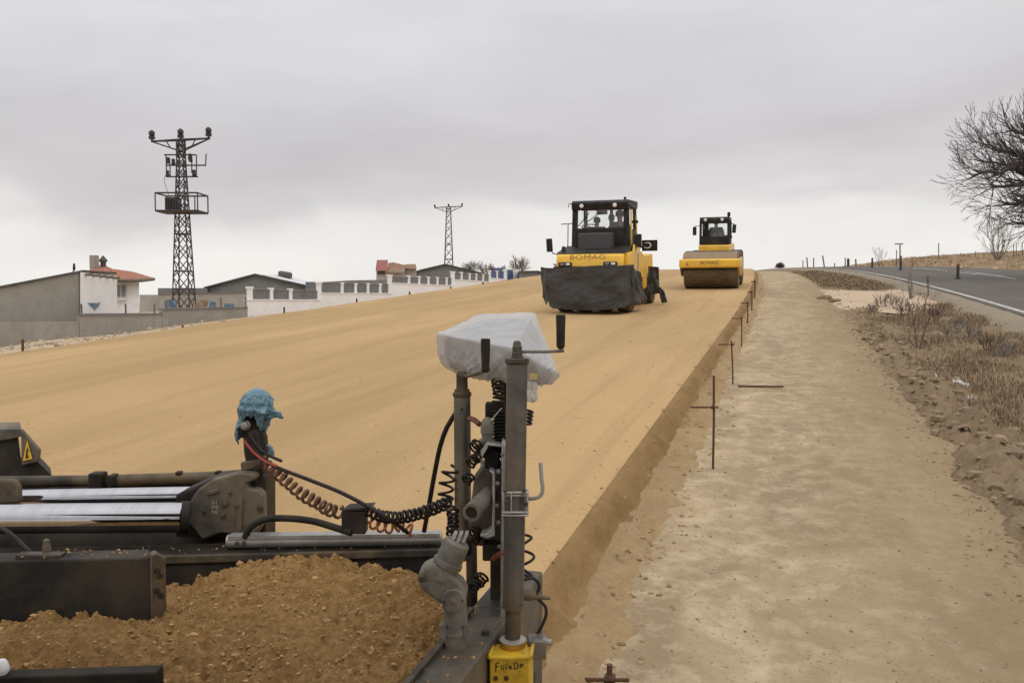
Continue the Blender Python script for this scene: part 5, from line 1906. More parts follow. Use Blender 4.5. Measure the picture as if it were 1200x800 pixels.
# rings, foot block and yellow box
mb = MB()
ax = V((0, 0, 1))
c = M(601, 763, D)
for z, r in ((0.030, 15.5), (0.004, 18)):
    mb.lathe(c + ZZ * z, ZZ, [(0, mm(r - 2, D)), (.003, mm(r, D)), (.008, mm(r, D)), (.011, mm(r - 2, D))], 28)
ft = mb.build('foot_rings', 'zinc', A)
MB().lathe(c - ZZ * .02, ZZ, [(0, mm(14.5, D)), (.06, mm(14.5, D))], 28).build('brass_ring', 'brass', ft)
MB().box(M(629, 757, D + .03), (mm(22, D), .06, mm(22, D)), (RT, FH, ZZ)).build('sensor_block', 'cast', A, bevel=.004)
MB().box(M(588, 753, D + .05), (mm(12, D), .06, mm(16, D)), (RT, FH, ZZ)).build('mount_block', 'steel', A, bevel=.004)
mb = MB().lathe(M(636, 752, D + .02), RT, [(0, .014), (.012, .014), (.014, .010), (.026, .010)], 12)
mb.build('connector', 'zinc', A)
f = [M(573.5, 770.5, 2.42), M(622.5, 771, 2.42), M(622, 872, 2.42), M(573, 872, 2.42)]
rgt = (M(631.5, 766, 2.62) - M(622.5, 771, 2.42))
rgt.z = 0
h_ = [M(573.5, 770.5, 2.42), M(621.5, 770.5, 2.42)]
h_ += [h_[1] + FH * .11 + RT * .012, h_[0] + FH * .11 + RT * .012]
dn = ZZ * (-.42)
for q in h_:
    q.z = h_[0].z
yb_ = MB().hexa([q + dn for q in h_] + h_).build('foot_box', 'boxyellow', A, bevel=.006)
mb = MB()
n_ = len(h_)
for k in range(4):
    p, q = h_[k], h_[(k + 1) % 4]
    mb.tube([p + ZZ * .002, (p + q) / 2 + ZZ * (.004 * (k % 2)), q + ZZ * .002], .006, 8)
mb.build('weld_bead', 'boxyellow', yb_)
fx_ = (h_[1] - h_[0]).normalized()
fn = fx_.cross(ZZ).normalized()
if fn.dot(FH) > 0:
    fn = -fn
ctr = (h_[0] + h_[1]) / 2
STROKES = [[(0, -.2), (.05, 1)], [(0, 1), (.55, 1.1)], [(.02, .55), (.42, .6)], [(.85, .1), (.9, .75)], [(1.2, 0), (1.25, .9), (1.65, .1), (1.72, .95)],
           [(2.35, .5), (2.1, .55), (2.05, .25), (2.25, .15), (2.38, .5), (2.42, .12)], [(2.85, .05), (2.85, 1), (3.25, .95), (3.45, .5), (3.2, .08), (2.85, .05)],
           [(3.75, .2), (3.8, .7), (3.95, .75), (4.05, .3), (4.2, .7)]]
mb = MB()
for k_ in STROKES:
    mb.tube([ctr - fx_ * .040 + fx_ * (x_ * .0185) + ZZ * (y_ * .020 - .036 + x_ * .0012) + fn * .001 for x_, y_ in k_], .0016, 5)
mb.build('handwritten_marks', 'ink', yb_)
bolts('box_bolt', 'rust', yb_, [ctr + fx_ * dx - ZZ * .058 for dx in (-.040, -.010)], fn, [(-.01, .007), (.004, .007), (.005, .004)], 10)
# left crank post
D = 2.82
mb = MB().tube([M(541.5, 464, D), M(542.5, 600, D), M(543.5, 655, D)], mm(9.8, D), 26)
P2 = mb.build('crank_post', 'tube', A)
P2['label'] = 'shorter left crank post'
MB().tube([M(552.5, 630, D), M(553.5, 752, D)], mm(6.5, D), 20).build('inner_post', 'steel', P2)
MB().lathe(M(541.5, 465, D), ZZ, [(0, mm(9.9, D)), (mm(2, D), mm(11, D)), (mm(5, D), mm(11, D)), (mm(6, D), mm(9, D)), (mm(9, D), mm(9, D)), (mm(9.5, D), mm(6.8, D)), (mm(24, D), mm(6.6, D)), (mm(25, D), mm(7.2, D)), (mm(28, D), mm(6.4, D)), (mm(30, D), mm(3.5, D))], 22).build('spindle_nut', 'steel', P2)
MB().tube([M(543, 441, D), M(555, 439, D - .10), M(569, 434, D - .22)], mm(2.2, D), 10).build('crank_arm', 'plate', P2)
MB().lathe(M(569, 434, D - .22), ZZ, [(-mm(2, D), mm(3, D)), (0, mm(4.8, D)), (mm(4, D), mm(4.4, D)), (mm(20, D), mm(5.0, D)), (mm(32, D), mm(5.3, D)), (mm(34, D), mm(5.1, D)), (mm(34.5, D), mm(4.2, D))], 18).build('crank_handle', 'rubber', P2)
mb = MB()
mb.lathe(M(541.5, 478, D) - FH * mm(9.6, D), -FH, [(-.004, .004), (.004, .004)], 8)
mb.ring(M(543.5, 648, D), M(543.5, 632, D), mm(11.5, D), mm(9.9, D), 26)
mb.build('post_collar', 'steel_dk', P2)

# middle: tilt sensor fitting, bellows, brackets, pipe stub
D = 2.72
mb = MB().lathe(M(571, 519, D), ZZ, [(0, .026), (.012, .026), (.013, .018), (.030, .018), (.032, .021), (.055, .021), (.070, .018), (.082, .009), (.084, .002)], 20)
sn = mb.build('sensor_dome', 'cast', A)
MB().tube([M(574, 494, D - .02), M(588, 478, D - .03)], .0022, 6).build('pin', 'zinc', sn)
MB().lathe(M(571, 524, D), ZZ, [(-.02, .022), (-.012, .032), (.008, .034), (.010, .024)], 16).build('sensor_base', 'steel_dk', A)
MB().tube(resample([M(550, 490, D + .05), M(556, 492, D + .03), M(562, 497, D)], .01), .009, 8).build('elbow_hose', 'cable_br', A)
MB().box(M(580, 480, D + .08), (mm(23, D), .07, mm(17, D)), (RT, FH, ZZ)).build('junction_box', 'rubber', A, bevel=.005)
prof = []
for k in range(14):
    prof += [(k * .011, .020), (k * .011 + .0055, .030)]
MB().lathe(M(587, 535, D + .02), ZZ, prof, 18).build('bellows', 'rubber', A)
mb = MB()
coil(mb, [M(583, 473, D), M(584, 460, D), M(582, 446, D + .02)], .016, .014, .0042)
mb.build('coiled_cable', 'cable', A)
# brackets
mb = MB()
mb.prism([M(588, 518, 2.62), M(593, 522, 2.62), M(593, 725, 2.62), M(586, 725, 2.62)], FH * .16)
br = mb.build('bracket_plate', 'zinc', A, bevel=.003)
mb = MB()
mb.prism([M(563, 528, 2.66), M(571, 518, 2.66), M(572, 524, 2.66), M(566, 534, 2.66), M(565, 548, 2.66), M(563, 548, 2.66)], FH * .015)
mb.prism([M(570, 519, 2.66), M(589, 521, 2.66), M(589, 524, 2.66), M(570, 522, 2.66)], FH * .12)
mb.build('bracket_arch', 'zinc', br, bevel=.002)
MB().box(M(577, 535, 2.74), (mm(18, 2.7), .09, mm(22, 2.7)), (RT, FH, ZZ)).build('bracket_block', 'rubber', br, bevel=.006)
mb = MB().prism([M(555, 563, 2.70), M(566, 548, 2.70), M(590, 545, 2.70), M(590, 640, 2.70), M(560, 640, 2.70), M(549, 615, 2.70)], FH * .10)
hb = mb.build('pivot_block', 'plate', A, bevel=.006)
mb = MB()
mb.tube([M(575, 576, 2.72), M(553.5, 599, 2.52)], mm(9.8, 2.55), 28)
mb.build('pipe_stub', 'cast', hb)
MB().ring(M(554.2, 598.2, 2.53), M(552.2, 600.4, 2.512), mm(10.8, 2.5), mm(7.2, 2.5), 28).build('pipe_collar', 'cast', hb)
MB().cyl(M(553.0, 599.4, 2.519), M(552.7, 599.8, 2.5165), mm(7.3, 2.5), n=24).build('bore_shade_disc', 'rubber', hb)  # flat black disc, its colour standing in for shade inside the pipe
MB().prism([M(573, 551, 2.62), M(580, 553, 2.62), M(580, 628, 2.62), M(571, 631, 2.62), M(563, 629, 2.62), M(563, 626, 2.62), M(570, 625, 2.62), M(576.5, 620, 2.62), M(577, 556, 2.62)], FH * .06).build('guard_strip', 'zinc', hb, bevel=.003)
bolts('bracket_bolt', 'cast', br, [M(x, y, 2.615) for x, y in ((584, 552), (583, 566), (582, 592), (584, 612), (589, 532), (566, 540), (585, 640))], -FH, [(0, .007), (.006, .007), (.008, .004)])
MB().box(M(576, 642, 2.70), (mm(20, 2.7), .10, mm(20, 2.7)), (RT, FH, ZZ)).build('valve_block', 'rubber', A, bevel=.006)
for x, y, s_ in ((556, 622, 1), (558, 631, .8), (557, 522, 1.1), (553, 540, 1.0), (560, 534, .9), (548, 560, 1.0), (563, 678, 1.2), (556, 686, 1.0)):
    mb = MB()
    coil(mb, [M(x - 3, y + 4, 2.66), M(x + 4, y - 4, 2.68)], .016 * s_, .012, .0040)
    mb.build('cable_loop', 'cable', A)
mb = MB()
coil(mb, [M(577, 654, 2.66), M(592, 646, 2.62)], .008, .010, .0028)
mb.build('red_coil', 'cable_or', A)
# vertical brown plate and posts behind the foot
mb = MB().prism([M(574, 655, 2.75), M(580, 655, 2.75), M(580, 735, 2.75), M(574, 735, 2.75)], RT * .06 + FH * .02)
mb.build('upright_plate', 'steel', A, bevel=.003)
MB().prism([M(580, 640, 2.82), M(592, 640, 2.82), M(592, 722, 2.82), M(580, 722, 2.82)], FH * .03).build('upright_plate', 'plate', A, bevel=.003)

# grey knuckle arm
D = 2.42
ax0, ax1 = M(536.5, 633, D), M(519, 672, D)
dv = ax1 - ax0
mb = MB().lathe(ax0, dv, [(0, .032), (.008, .038), (.062, .039), (.064, .043), (.076, .043), (.078, .036), (.115, .040)], 26)
kn = mb.build('knuckle_arm', 'cast', A)
mb = MB()
u = dv.normalized()
for k in range(3):
    mb.box(ax0 - u * .012 + RT * (.016 * (k - 1)), (.009, .04, .026), (RT, FH, u))
mb.build('arm_fork', 'zinc', kn)
mb = MB()
mb.prism([M(x, y, D - .035) for x, y in ((489, 681), (490, 672), (496, 665), (508, 659), (520, 664), (532, 676), (542, 684), (547, 693), (547, 703), (541, 711), (530, 714), (519, 710), (505, 700), (492, 690))], FH * .07)
mb.build('elbow_casting', 'cast', kn, bevel=.014, seg=3)
mb = MB().lathe(M(532.5, 697, D), -FH, [(0, .034), (.045, .034), (.048, .031), (.049, .024), (.044, .022), (.044, .012), (.050, .011), (.052, .006)], 26)
mb.build('pivot_disc', 'cast', kn)
bolts('arm_bolt', 'steel', kn, [M(495, 676, D - .04)], -FH, [(0, .012), (.014, .012), (.018, .008)])
mb = MB().tube([M(533, 700, D + .02), M(534, 735, D + .02), M(534.5, 776, D + .02)], [.033, .035, .034], 22)
mb.build('arm_stem', 'cast', kn)
mb = MB().ring(M(533.5, 740, D + .02), M(533.5, 732, D + .02), .041, .034, 24)
mb.box(M(519, 738, D - .0), (.02, .03, .035), (RT, FH, ZZ))
mb.box(M(546, 738, D - .0), (.012, .03, .03), (RT, FH, ZZ))
mb.build('stem_clamp', 'cast', kn)

# end gate beam along the machine side (runs along the working direction)
pa, pb_ = M(500, 772, 2.36), M(553, 772, 2.36)
pa.z = pb_.z = M(520, 772, 2.36).z
lg = YR * 1.35
wv = pb_ - pa
wv = V((1, 0, 0)) * .135
st = pa - YR * .65
mb = MB().hexa([st - ZZ * .62, st + wv - ZZ * .62, st + wv + lg - ZZ * .62, st + lg - ZZ * .62, st, st + wv, st + wv + lg, st + lg])
eg = mb.build('end_gate', 'plate', A, bevel=.006)
mb = MB()
mb.box(st + wv * .08 + lg * .35 + ZZ * .008, (.018, 1.0, .014), (V((1, 0, 0)), YR, ZZ))
mb.build('gate_lip', 'steel', eg)
bolts('gate_bolt', 'steel', eg, [st + wv * .78 + lg * (.62 + .12 * k) for k in range(3)], ZZ, [(0, .012), (.012, .012), (.014, .008)])
MB().box(M(530, 768, 2.44) - ZZ * .01, (.10, .09, .03), (RT, FH, ZZ)).build('arm_base', 'plate', eg, bevel=.005)
MB().box(M(596, 812, 2.62), (.16, .16, .2), (RT, FH, ZZ)).build('outrigger_arm', 'steel', A, bevel=.006)

# cross beam behind the hopper, with the silver bar on top
mb = MB()
P = [M(-60, 655, 3.06), M(522, 643, 3.06), M(522, 705, 3.02), M(-60, 712, 3.02)]
mb.prism(P, FH * .14)
cb = mb.build('cross_beam', 'steel_dk', A, bevel=.01)
mb = MB()
P = [M(188, 651.5, 3.045), M(521, 643.5, 3.045), M(521, 652, 3.042), M(188, 661, 3.042)]
mb.prism(P, FH * .02)
mb.build('beam_flange', 'steel', cb, bevel=.004)
mb = MB().tube([M(267, 634, 3.12), M(518, 630.5, 3.12)], .025, 14)
mb.box((M(267, 634, 3.12) + M(518, 630.5, 3.12)) / 2 + ZZ * .019, ((M(267, 634, 3.12) - M(518, 630.5, 3.12)).length * .98, .052, .012), ((M(518, 630.5, 3.12) - M(267, 634, 3.12)).normalized(), FH, ZZ))
mb.build('silver_bar', 'zinc', A)
bolts('bar_bolt', 'rust', cb, [M(x, 636, 3.095) for x in (278, 286, 500)], -FH, [(0, .008), (.006, .008), (.008, .004)])

# ram housing with chrome rams
D = 3.24
hp = [(222, 588), (232, 573), (248, 562), (279, 553.5), (300, 555), (300, 562), (289, 566), (290, 572), (303, 574), (308, 580), (309, 612), (300, 627), (286, 629), (272, 626), (258, 625), (236, 633), (228, 622), (217, 612), (216, 597)]
mb = MB().prism([M(x, y, D) for x, y in hp], FH * .055)
hs = mb.build('ram_housing', 'plate', A, bevel=.008)
mb = MB().prism([M(x, y, D + .055) for x, y in ((205, 580), (250, 560), (306, 556), (311, 560), (311, 640), (205, 640))], FH * .15)
mb.build('housing_body', 'steel_dk', hs, bevel=.01)
for x, y, r in ((264, 590, .012), (280, 592, .016), (262, 603, .009), (306, 594, .014), (270, 577, .007), (240, 598, .006)):
    bolts('housing_bolt', 'steel', hs, [M(x, y, D)], -FH, [(-.004, r), (.010, r), (.013, r * .6)])
mb = MB()
mb.box(M(250, 576, D) - FH * .003, (.045, .008, .016), ((RT + ZZ * .25).normalized(), FH, (ZZ - RT * .25).normalized()))
mb.prism([M(279, 582, D), M(285, 582, D), M(284, 628, D), M(276, 628, D)], -FH * .012)
mb.build('housing_rib', 'plate', hs, bevel=.003)
for i, (s_, y) in enumerate((('L1', 588), ('IHI', 594), ('HE', 600))):
    lettering(s_, .022, 'whiteink', hs, basis(M(252, y, D) - FH * .002 - parent_world(A), (RT - ZZ * .05).normalized(), (ZZ + RT * .12).normalized(), -FH), 'stamped_marks', .0008)


def rod(name, a, b_, ra, Dd, mat='chrome', D2=None):
    return MB().tube([M(*a, Dd), M(*b_, D2 or Dd)], mm(ra, Dd), 40).build(name, mat, A)


rod('chrome_ram', (-60, 608), (217, 606), 17.5, 3.20)
rod('chrome_ram', (20, 584.5), (236, 580.5), 11, 3.42)
MB().tube([M(212, 606, 3.20), M(222, 606, 3.21)], mm(19, 3.2), 32).build('ram_gland', 'steel_dk', A)
mb = MB().prism([M(-60, 562, 3.30), M(16, 562, 3.30), M(22, 570, 3.30), M(23, 590, 3.30), M(-60, 594, 3.30)], FH * .03)
mb.build('ram_bracket', 'steel', A, bevel=.01)
MB().prism([M(-60, 612, 3.36), M(222, 600, 3.36), M(275, 628, 3.30), M(275, 656, 3.2), M(-60, 668, 3.2)], FH * .05).build('back_panel', 'steel_dk', A)
MB().prism([M(-60, 560, 3.62), M(230, 560, 3.62), M(230, 640, 3.62), M(-60, 640, 3.62)], FH * .03).build('rear_panel', 'steel_dk', A)
mb = MB().tube([M(-60, 565, 3.58), M(120, 563, 3.58), M(292, 557.5, 3.58)], mm(6.8, 3.58), 16)
rl = mb.build('rear_rail', 'steel', A)
mb = MB()
for x, w, h_1 in ((115, 16, 19), (132, 8, 14)):
    MB().box(M(x, 562.5, 3.55), (mm(w, 3.55), .06, mm(h_1, 3.55)), (RT, FH, ZZ)).build('rail_clamp', 'steel_dk', rl, bevel=.006)
for x in (210, 256, 290):
    MB().box(M(x, 553.5 - (x - 210) * .01, 3.57), (mm(7, 3.55), .03, mm(3.5, 3.55)), (RT, FH, ZZ)).build('rail_lug', 'steel_dk', rl, bevel=.004)
MB().tube([M(8, 574, 3.56), M(110, 571, 3.56)], .008, 8).build('pipe_run', 'cable', A)
# warning bracket far left
D = 3.9
mb = MB().prism([M(24, 502.5, D), M(46, 527, D), M(44.5, 541, D), M(25, 545, D)], FH * .02)
LD = (M(24, 520, D) - CAM)
LD.z = 0
LD.normalize()
mb.prism([M(-60, 503.5, D), M(24, 502.5, D), M(25, 511, D), M(20, 513, D), M(-60, 527, D)], LD * .25)
wb = mb.build('guard_bracket', 'plate', A, bevel=.004)
MB().prism([M(-60, 527, D + .02), M(21, 513, D + .02), M(25, 545, D + .02), M(44, 541, D + .02), M(52, 548, D + .02), M(61, 558, D + .02), M(60, 575, D + .02), M(-60, 575, D + .02)], LD * .22).build('guard_inner', 'rubber', wb)
o_ = -FH * .004
tri = MB().prism([M(27.8, 539.5, D) + o_, M(38.6, 537.2, D) + o_, M(32.6, 516, D) + o_], -FH * .003).build('warning_sign', 'signyellow', wb)
mb = MB()
o2 = -FH * .0075
mb.prism([M(33, 522, D) + o2, M(34.5, 528, D) + o2, M(33.2, 530, D) + o2, M(35, 536, D) + o2, M(31, 536.5, D) + o2, M(31.8, 529, D) + o2], -FH * .001)
mb.build('warning_mark', 'ink', tri)
# front box beam on the left
BD = (M(150, 700, 2.6) - CAM)
BD.z = 0
BD.normalize()
mb = MB().prism([M(-60, 659, 2.62), M(177, 653, 2.62), M(177, 730, 2.60), M(-60, 730, 2.60)], BD * .10)
fbm = mb.build('front_beam', 'steel_dk', A, bevel=.006)
mb = MB().prism([M(176, 650.5, 2.60), M(183, 649, 2.60), M(194, 656, 2.66), M(196, 742, 2.66), M(190, 750, 2.66), M(180, 749, 2.6), M(176.5, 732, 2.6)], BD * .05)
mb.build('beam_end', 'steel', fbm, bevel=.006)
bolts('end_bolt', 'steel_dk', fbm, [M(x, y, 2.595) for x, y in ((185, 668), (188, 674), (184, 692), (189, 697))], -FH, [(0, .011), (.006, .011), (.007, .006)], 8)
mb = MB().tube(resample([M(-30, 612, 2.75), M(4, 620, 2.72), M(22, 634, 2.70), M(36, 648, 2.68)], .02), .007, 10)
mb.build('grey_hose', 'cable', A)
mb = MB().lathe(M(55, 653, 2.68), ZZ, [(-.01, .022), (.01, .022), (.012, .013), (.035, .013), (.04, .010), (.055, .010), (.060, .004)], 14)
mb.build('grease_fitting', 'plate', A)
MB().box(M(48, 651, 2.66), (.14, .04, .018), (RT, FH, ZZ)).build('fitting_plate', 'steel', A, bevel=.003)
MB().prism([M(-60, 795, 2.2), M(183, 787.5, 2.2), M(184, 840, 2.2), M(-60, 840, 2.2)], FH * .05).build('lower_bar', 'steel_dk', A, bevel=.005)
MB().blob(M(2, 782, 2.22), .022, 3, .1, 4, (.8, .8, 1.1)).build('white_knob', 'whitewash', A)
bz0 = g(mroot.y) + FTOP
# added roof, posts and stand out of view, to shade machine and chrome
cc = V((0, 0, HC + .88)) - FH * .15 - RT * .9
MB().box(cc, (4.4, 2.9, .07), (RT, FH, ZZ)).build('added_shade_roof', 'steel_dk', A, bevel=.02)
for sx_, sf in ((-1, -1), (1, -1)):
    q0 = cc + RT * (2.1 * sx_) + FH * (1.42 * sf)
    MB().cyl(V((q0.x, q0.y, bz0)), q0, .035, n=12).build('added_roof_post', 'steel', A)
stand = V((0, 0, HC - 1.62)) - FH * .75 - RT * .55
MB().box(stand, (2.8, 1.3, .05), (RT, FH, ZZ)).build('added_stand', 'steel', A, bevel=.01)
# hull below the hopper so that the machine stands on the ground
bz = g(mroot.y) + FTOP
c0 = M(180, 730, 2.55)
mb = MB()
q = [M(-80, 760, 2.15), M(500, 760, 2.15), M(500, 760, 3.1), M(-80, 760, 3.1)]
for k in q:
    k.z = .72
lo = [V((k.x, k.y, bz - .02)) for k in q]
mb.hexa(lo + q)
mb.build('hopper_hull', 'steel_dk', A)

# cables between the arm and the posts
mb = MB()
coil(mb, [M(306, 540, 3.28), M(318, 549, 3.26), M(334, 562, 3.22), M(352, 577, 3.18), M(372, 589, 3.14), M(388, 598, 3.1), M(402, 600, 3.08)], .020, .031, .0060)
mb.build('coiled_cable', 'cable_br', A)
mb = MB()
coil(mb, [M(428, 604, 3.04), M(440, 614, 3.02), M(456, 618, 3.0), M(470, 615, 3.0), M(485, 622, 3.0)], .020, .030, .0048)
mb.build('coiled_cable', 'cable_or', A)
mb = MB()
coil(mb, [M(430, 597, 3.02), M(445, 604, 3.0), M(462, 606, 2.96), M(480, 604, 2.93), M(502, 598, 2.9), M(528, 587, 2.86)], .018, .021, .0055)
coil(mb, [M(527, 648, 2.62), M(529, 630, 2.66), M(531, 612, 2.7), M(530, 596, 2.74)], .016, .019, .0050)
coil(mb, [M(524, 596, 2.8), M(522, 580, 2.8), M(524, 562, 2.8), M(529, 546, 2.8)], .024, .034, .0046)
mb.build('coiled_cable', 'cable', A)
mb = MB()
mb.tube(resample([M(288, 512, 3.28), M(300, 530, 3.27), M(322, 546, 3.22), M(360, 561, 3.12), M(400, 577, 3.04), M(436, 596, 2.98), M(462, 612, 2.96), M(478, 624, 3.0)], .03), .0072, 10)
mb.tube(resample([M(534, 484, 2.84), M(524, 500, 2.86), M(516, 522, 2.88), M(509, 556, 2.92), M(503, 590, 2.96), M(497, 622, 3.02)], .03), .0085, 10)
mb.tube(resample([M(292, 508, 3.27), M(306, 528, 3.25), M(330, 540, 3.22)], .03), .006, 8)
mb.build('cable', 'cable', A)
mb = MB().tube(resample([M(286, 516, 3.26), M(297, 530, 3.25), M(312, 541, 3.23), M(326, 547, 3.21)], .03), .005, 8)
mb.build('cable', 'cable_red', A)
mb = MB().tube(resample([M(287, 630, 3.1), M(294, 617, 3.1), M(310, 608.5, 3.1), M(335, 607, 3.08), M(365, 610, 3.05), M(390, 617, 3.03), M(412, 624, 3.0)], .02), .0125, 14)
mb.build('hydraulic_hose', 'rubber', A)
mb = MB().prism([M(400, 600, 3.0), M(432, 598, 3.0), M(437, 594.5, 3.0), M(405, 596, 3.0)], FH * .08)
mb.prism([M(400, 600, 3.0), M(428, 599.5, 3.0), M(428, 626, 3.0), M(400, 626, 3.0)], FH * .06)
mb.build('cable_clip', 'rubber', A, bevel=.003)
D = 2.56
mb = MB()
coil(mb, [M(620, 480, D + .2), M(618, 498, D + .2)], .014, .012, .0040)
mb.build('coiled_cable', 'cable', A)
mb = MB()
coil(mb, [M(614, 618, D + .05), M(617, 640, D + .03), M(619, 664, D + .02), M(616, 682, D)], .020, .056, .0046)
mb.tube(resample([M(612, 672, D), M(622, 676, D), M(630, 681, D), M(632, 689, D), M(628, 697, D), M(632, 703, D), M(639, 710, D), M(640, 720, D), M(635, 733, D), M(627, 746, D)], .01), .0048, 8)
mb.build('coiled_cable', 'cable', A)
mb = MB().tube([M(612, 697, D), M(622, 697, D), M(628, 698, D)], [.016, .016, .012], 14)
mb.tube([M(628, 699, D), M(645, 701, D)], [.008, .004], 8)
mb.build('connector', 'steel', A)

# arm that carries the blue bag
D = 3.32
mb = MB().prism([M(283, 492, D), M(300, 490, D), M(310, 512, D), M(312, 536, D), (M(308, 556, D)), M(290, 558, D), M(285, 530, D)], FH * .05)
ar = mb.build('sensor_arm', 'steel_dk', A, bevel=.01)
MB().lathe(M(289, 497, D), -FH, [(-.01, .021), (.02, .021), (.024, .015), (.034, .015), (.037, .006)], 16).build('arm_bolt', 'zinc', ar)
MB().prism([M(291, 505, D), M(303, 502, D), M(309, 528, D), M(296, 532, D)], -FH * .02).build('sensor_body', 'rubber', ar, bevel=.006)
MB().prism([M(284, 540, D), M(311, 536, D), M(312, 546, D), M(285, 550, D)], -FH * .03).build('arm_clamp', 'steel', ar, bevel=.006)
mb = MB().tube([M(299, 556, D), M(300, 566, D)], .03, 16)
mb.blob(M(303, 549, D - .02), .022, 2, .3, 1)
mb.build('arm_joint', 'steel_dk', ar)

# ------------------------------------------------------------------ soil heap
ctrl = [(-40, 738, 2.52), (40, 737, 2.50), (100, 731, 2.52), (172, 748, 2.46), (192, 758, 2.46), (-40, 800, 2.32), (60, 797, 2.32), (120, 797, 2.32), (180, 799, 2.3), (40, 880, 2.05), (150, 880, 2.05), (200, 712, 2.88), (222, 692, 2.97), (255, 674, 3.0), (300, 661, 2.99), (340, 656, 2.97),
        (390, 661, 2.97), (430, 666, 2.97), (470, 678, 2.95), (503, 700, 2.93), (518, 745, 2.62), (490, 720, 2.75), (510, 800, 2.3), (350, 712, 2.62), (420, 716, 2.62), (270, 716, 2.65), (230, 740, 2.5), (300, 795, 2.22), (400, 795, 2.22),
        (215, 800, 2.25), (470, 780, 2.35)]
cp = []
for a, b_, d in ctrl:
    p = M(a, b_, d)
    cp.append((p.dot(RT), p.dot(FH), p.z))


def heap_z(u, v):
    sw = sz = 0
    for a, b_, z in cp:
        w = 1 / (((u - a) ** 2 + (v - b_) ** 2) + 1e-4) ** 1.6
        sw += w
        sz += w * z
    return sz / sw


mb = MB()
us = lin(M(-70, 730, 2.5).dot(RT), M(521, 700, 2.6).dot(RT), 210)
v0, v1 = 1.95, M(340, 660, 3.02).dot(FH)
vs_ = lin(v0, v1, 170)
clods = []
G = []
for v in vs_:
    row = []
    for u in us:
        z = heap_z(u, v) + .016 * fb(u * 7, v * 7) + .020 * fb(u * 18, v * 18, 3) + .020 * fb(u * 42, v * 42, 7, 4)
        p = RT * u + FH * v
        row.append(mb.bm.verts.new((p.x, p.y, z)))
        if random.random() < .15:
            clods.append((V((p.x, p.y, z)), random.choice((.002, .002, .0025, .003, .003, .0035, .004, .005, .006, .0075, .006 + .010 * random.random() ** 5))))
    G.append(row)
for j in range(len(vs_) - 1):
    for i in range(len(us) - 1):
        mb.bm.faces.new((G[j][i], G[j][i + 1], G[j + 1][i + 1], G[j + 1][i]))
border = G[0] + [r_[-1] for r_ in G[1:]] + G[-1][-2::-1] + [r_[0] for r_ in G[-2:0:-1]]
low = [mb.bm.verts.new((v.co.x, v.co.y, .725)) for v in border]
for k in range(len(border)):
    j = (k + 1) % len(border)
    mb.bm.faces.new((border[k], low[k], low[j], border[j]))
mb.bm.faces.new(low)
hp_ = mb.build('soil_heap', 'heap', None, smooth=80)
tag(hp_, 'loose brown soil heap filling the hopper of the paving machine', 'soil heap')
for _ in range(130):      # spilled crumbs lying on the machine's ledges
    k = random.random()
    if k < .45:
        p = st + wv * random.uniform(.05, .95) + lg * random.uniform(.3, .8)
    elif k < .75:
        p = M(random.uniform(190, 515), 649, 3.06)
        p = p + FH * random.uniform(0, .1) + ZZ * (M(p.x, 0, 1).z * 0)
        f_ = (p - CAM).dot(RT)
        p.z = M(522, 643, 3.06).z + (M(-60, 655, 3.06).z - M(522, 643, 3.06).z) * max(0, min(1, (M(522, 643, 3.06) - p).dot(RT) / (M(522, 643, 3.06) - M(-60, 655, 3.06)).dot(RT)))
    else:
        u = random.uniform(20, 170)
        p = M(u, 657 - 7 * (u + 60) / 237, 2.62) + FH * random.uniform(0, .09)
    clods.append((p + ZZ * .001, random.choice((.002, .003, .004, .006))))
ul, ur = us[0], us[-1]
for nm, a0, a1, b0_, b1_ in (('hopper_wall', ul - .05, ur + .02, v0 - .06, v0 - .004), ('hopper_wall', ul - .06, ul - .004, v0 - .06, v1 + .02)):
    q = [RT * a0 + FH * b0_, RT * a1 + FH * b0_, RT * a1 + FH * b1_, RT * a0 + FH * b1_]
    MB().hexa([V((p.x, p.y, bz)) for p in q] + [V((p.x, p.y, 1.10)) for p in q]).build(nm, 'steel', A, bevel=.008)
ck = scatter_rocks('soil_crumbs', clods, 'soilclod')
tag(ck, kind='stuff')

# ------------------------------------------------------------------ plastic sheet over the control box
prot = {'TL': (509, 388.5, 2.86), 'T1': (565, 364, 3.14), 'T2': (628, 363.5, 3.12), 'TR': (658, 438, 2.78), 'F': (603, 407, 2.62),
        'L2': (511, 412, 2.88), 'L3': (518, 430, 2.92), 'B1': (560, 443, 2.76), 'B2': (600, 452, 2.70), 'B3': (620, 450, 2.74), 'R2': (650, 452, 2.82), 'R1': (660, 440, 2.79),
        'K1': (540, 440, 3.15), 'K2': (630, 452, 3.12), 'S': (575, 382, 2.95)}
pv = {k: M(*v) for k, v in prot.items()}
mb = MB()
bv = {k: mb.bm.verts.new(p) for k, p in pv.items()}
for f_ in (('TL', 'F', 'S'), ('TL', 'S', 'T1'), ('T1', 'S', 'T2'), ('S', 'F', 'T2'), ('F', 'TR', 'T2'), ('TL', 'L2', 'F'), ('L2', 'L3', 'B1'), ('L2', 'B1', 'F'), ('F', 'B1', 'B2'), ('F', 'B2', 'B3'), ('F', 'B3', 'TR'),
           ('B3', 'R2', 'TR'), ('T1', 'T2', 'K2', 'K1'), ('TL', 'T1', 'K1', 'L3'), ('TL', 'L3', 'L2'), ('TR', 'R2', 'K2', 'T2'), ('L3', 'K1', 'B1'), ('K1', 'K2', 'B3', 'B2'), ('K1', 'B2', 'B1'), ('K2', 'R2', 'B3')):
    try:
        mb.bm.faces.new([bv[k] for k in f_])
    except ValueError:
        pass
bmesh.ops.recalc_face_normals(mb.bm, faces=mb.bm.faces)
bmesh.ops.triangulate(mb.bm, faces=mb.bm.faces)
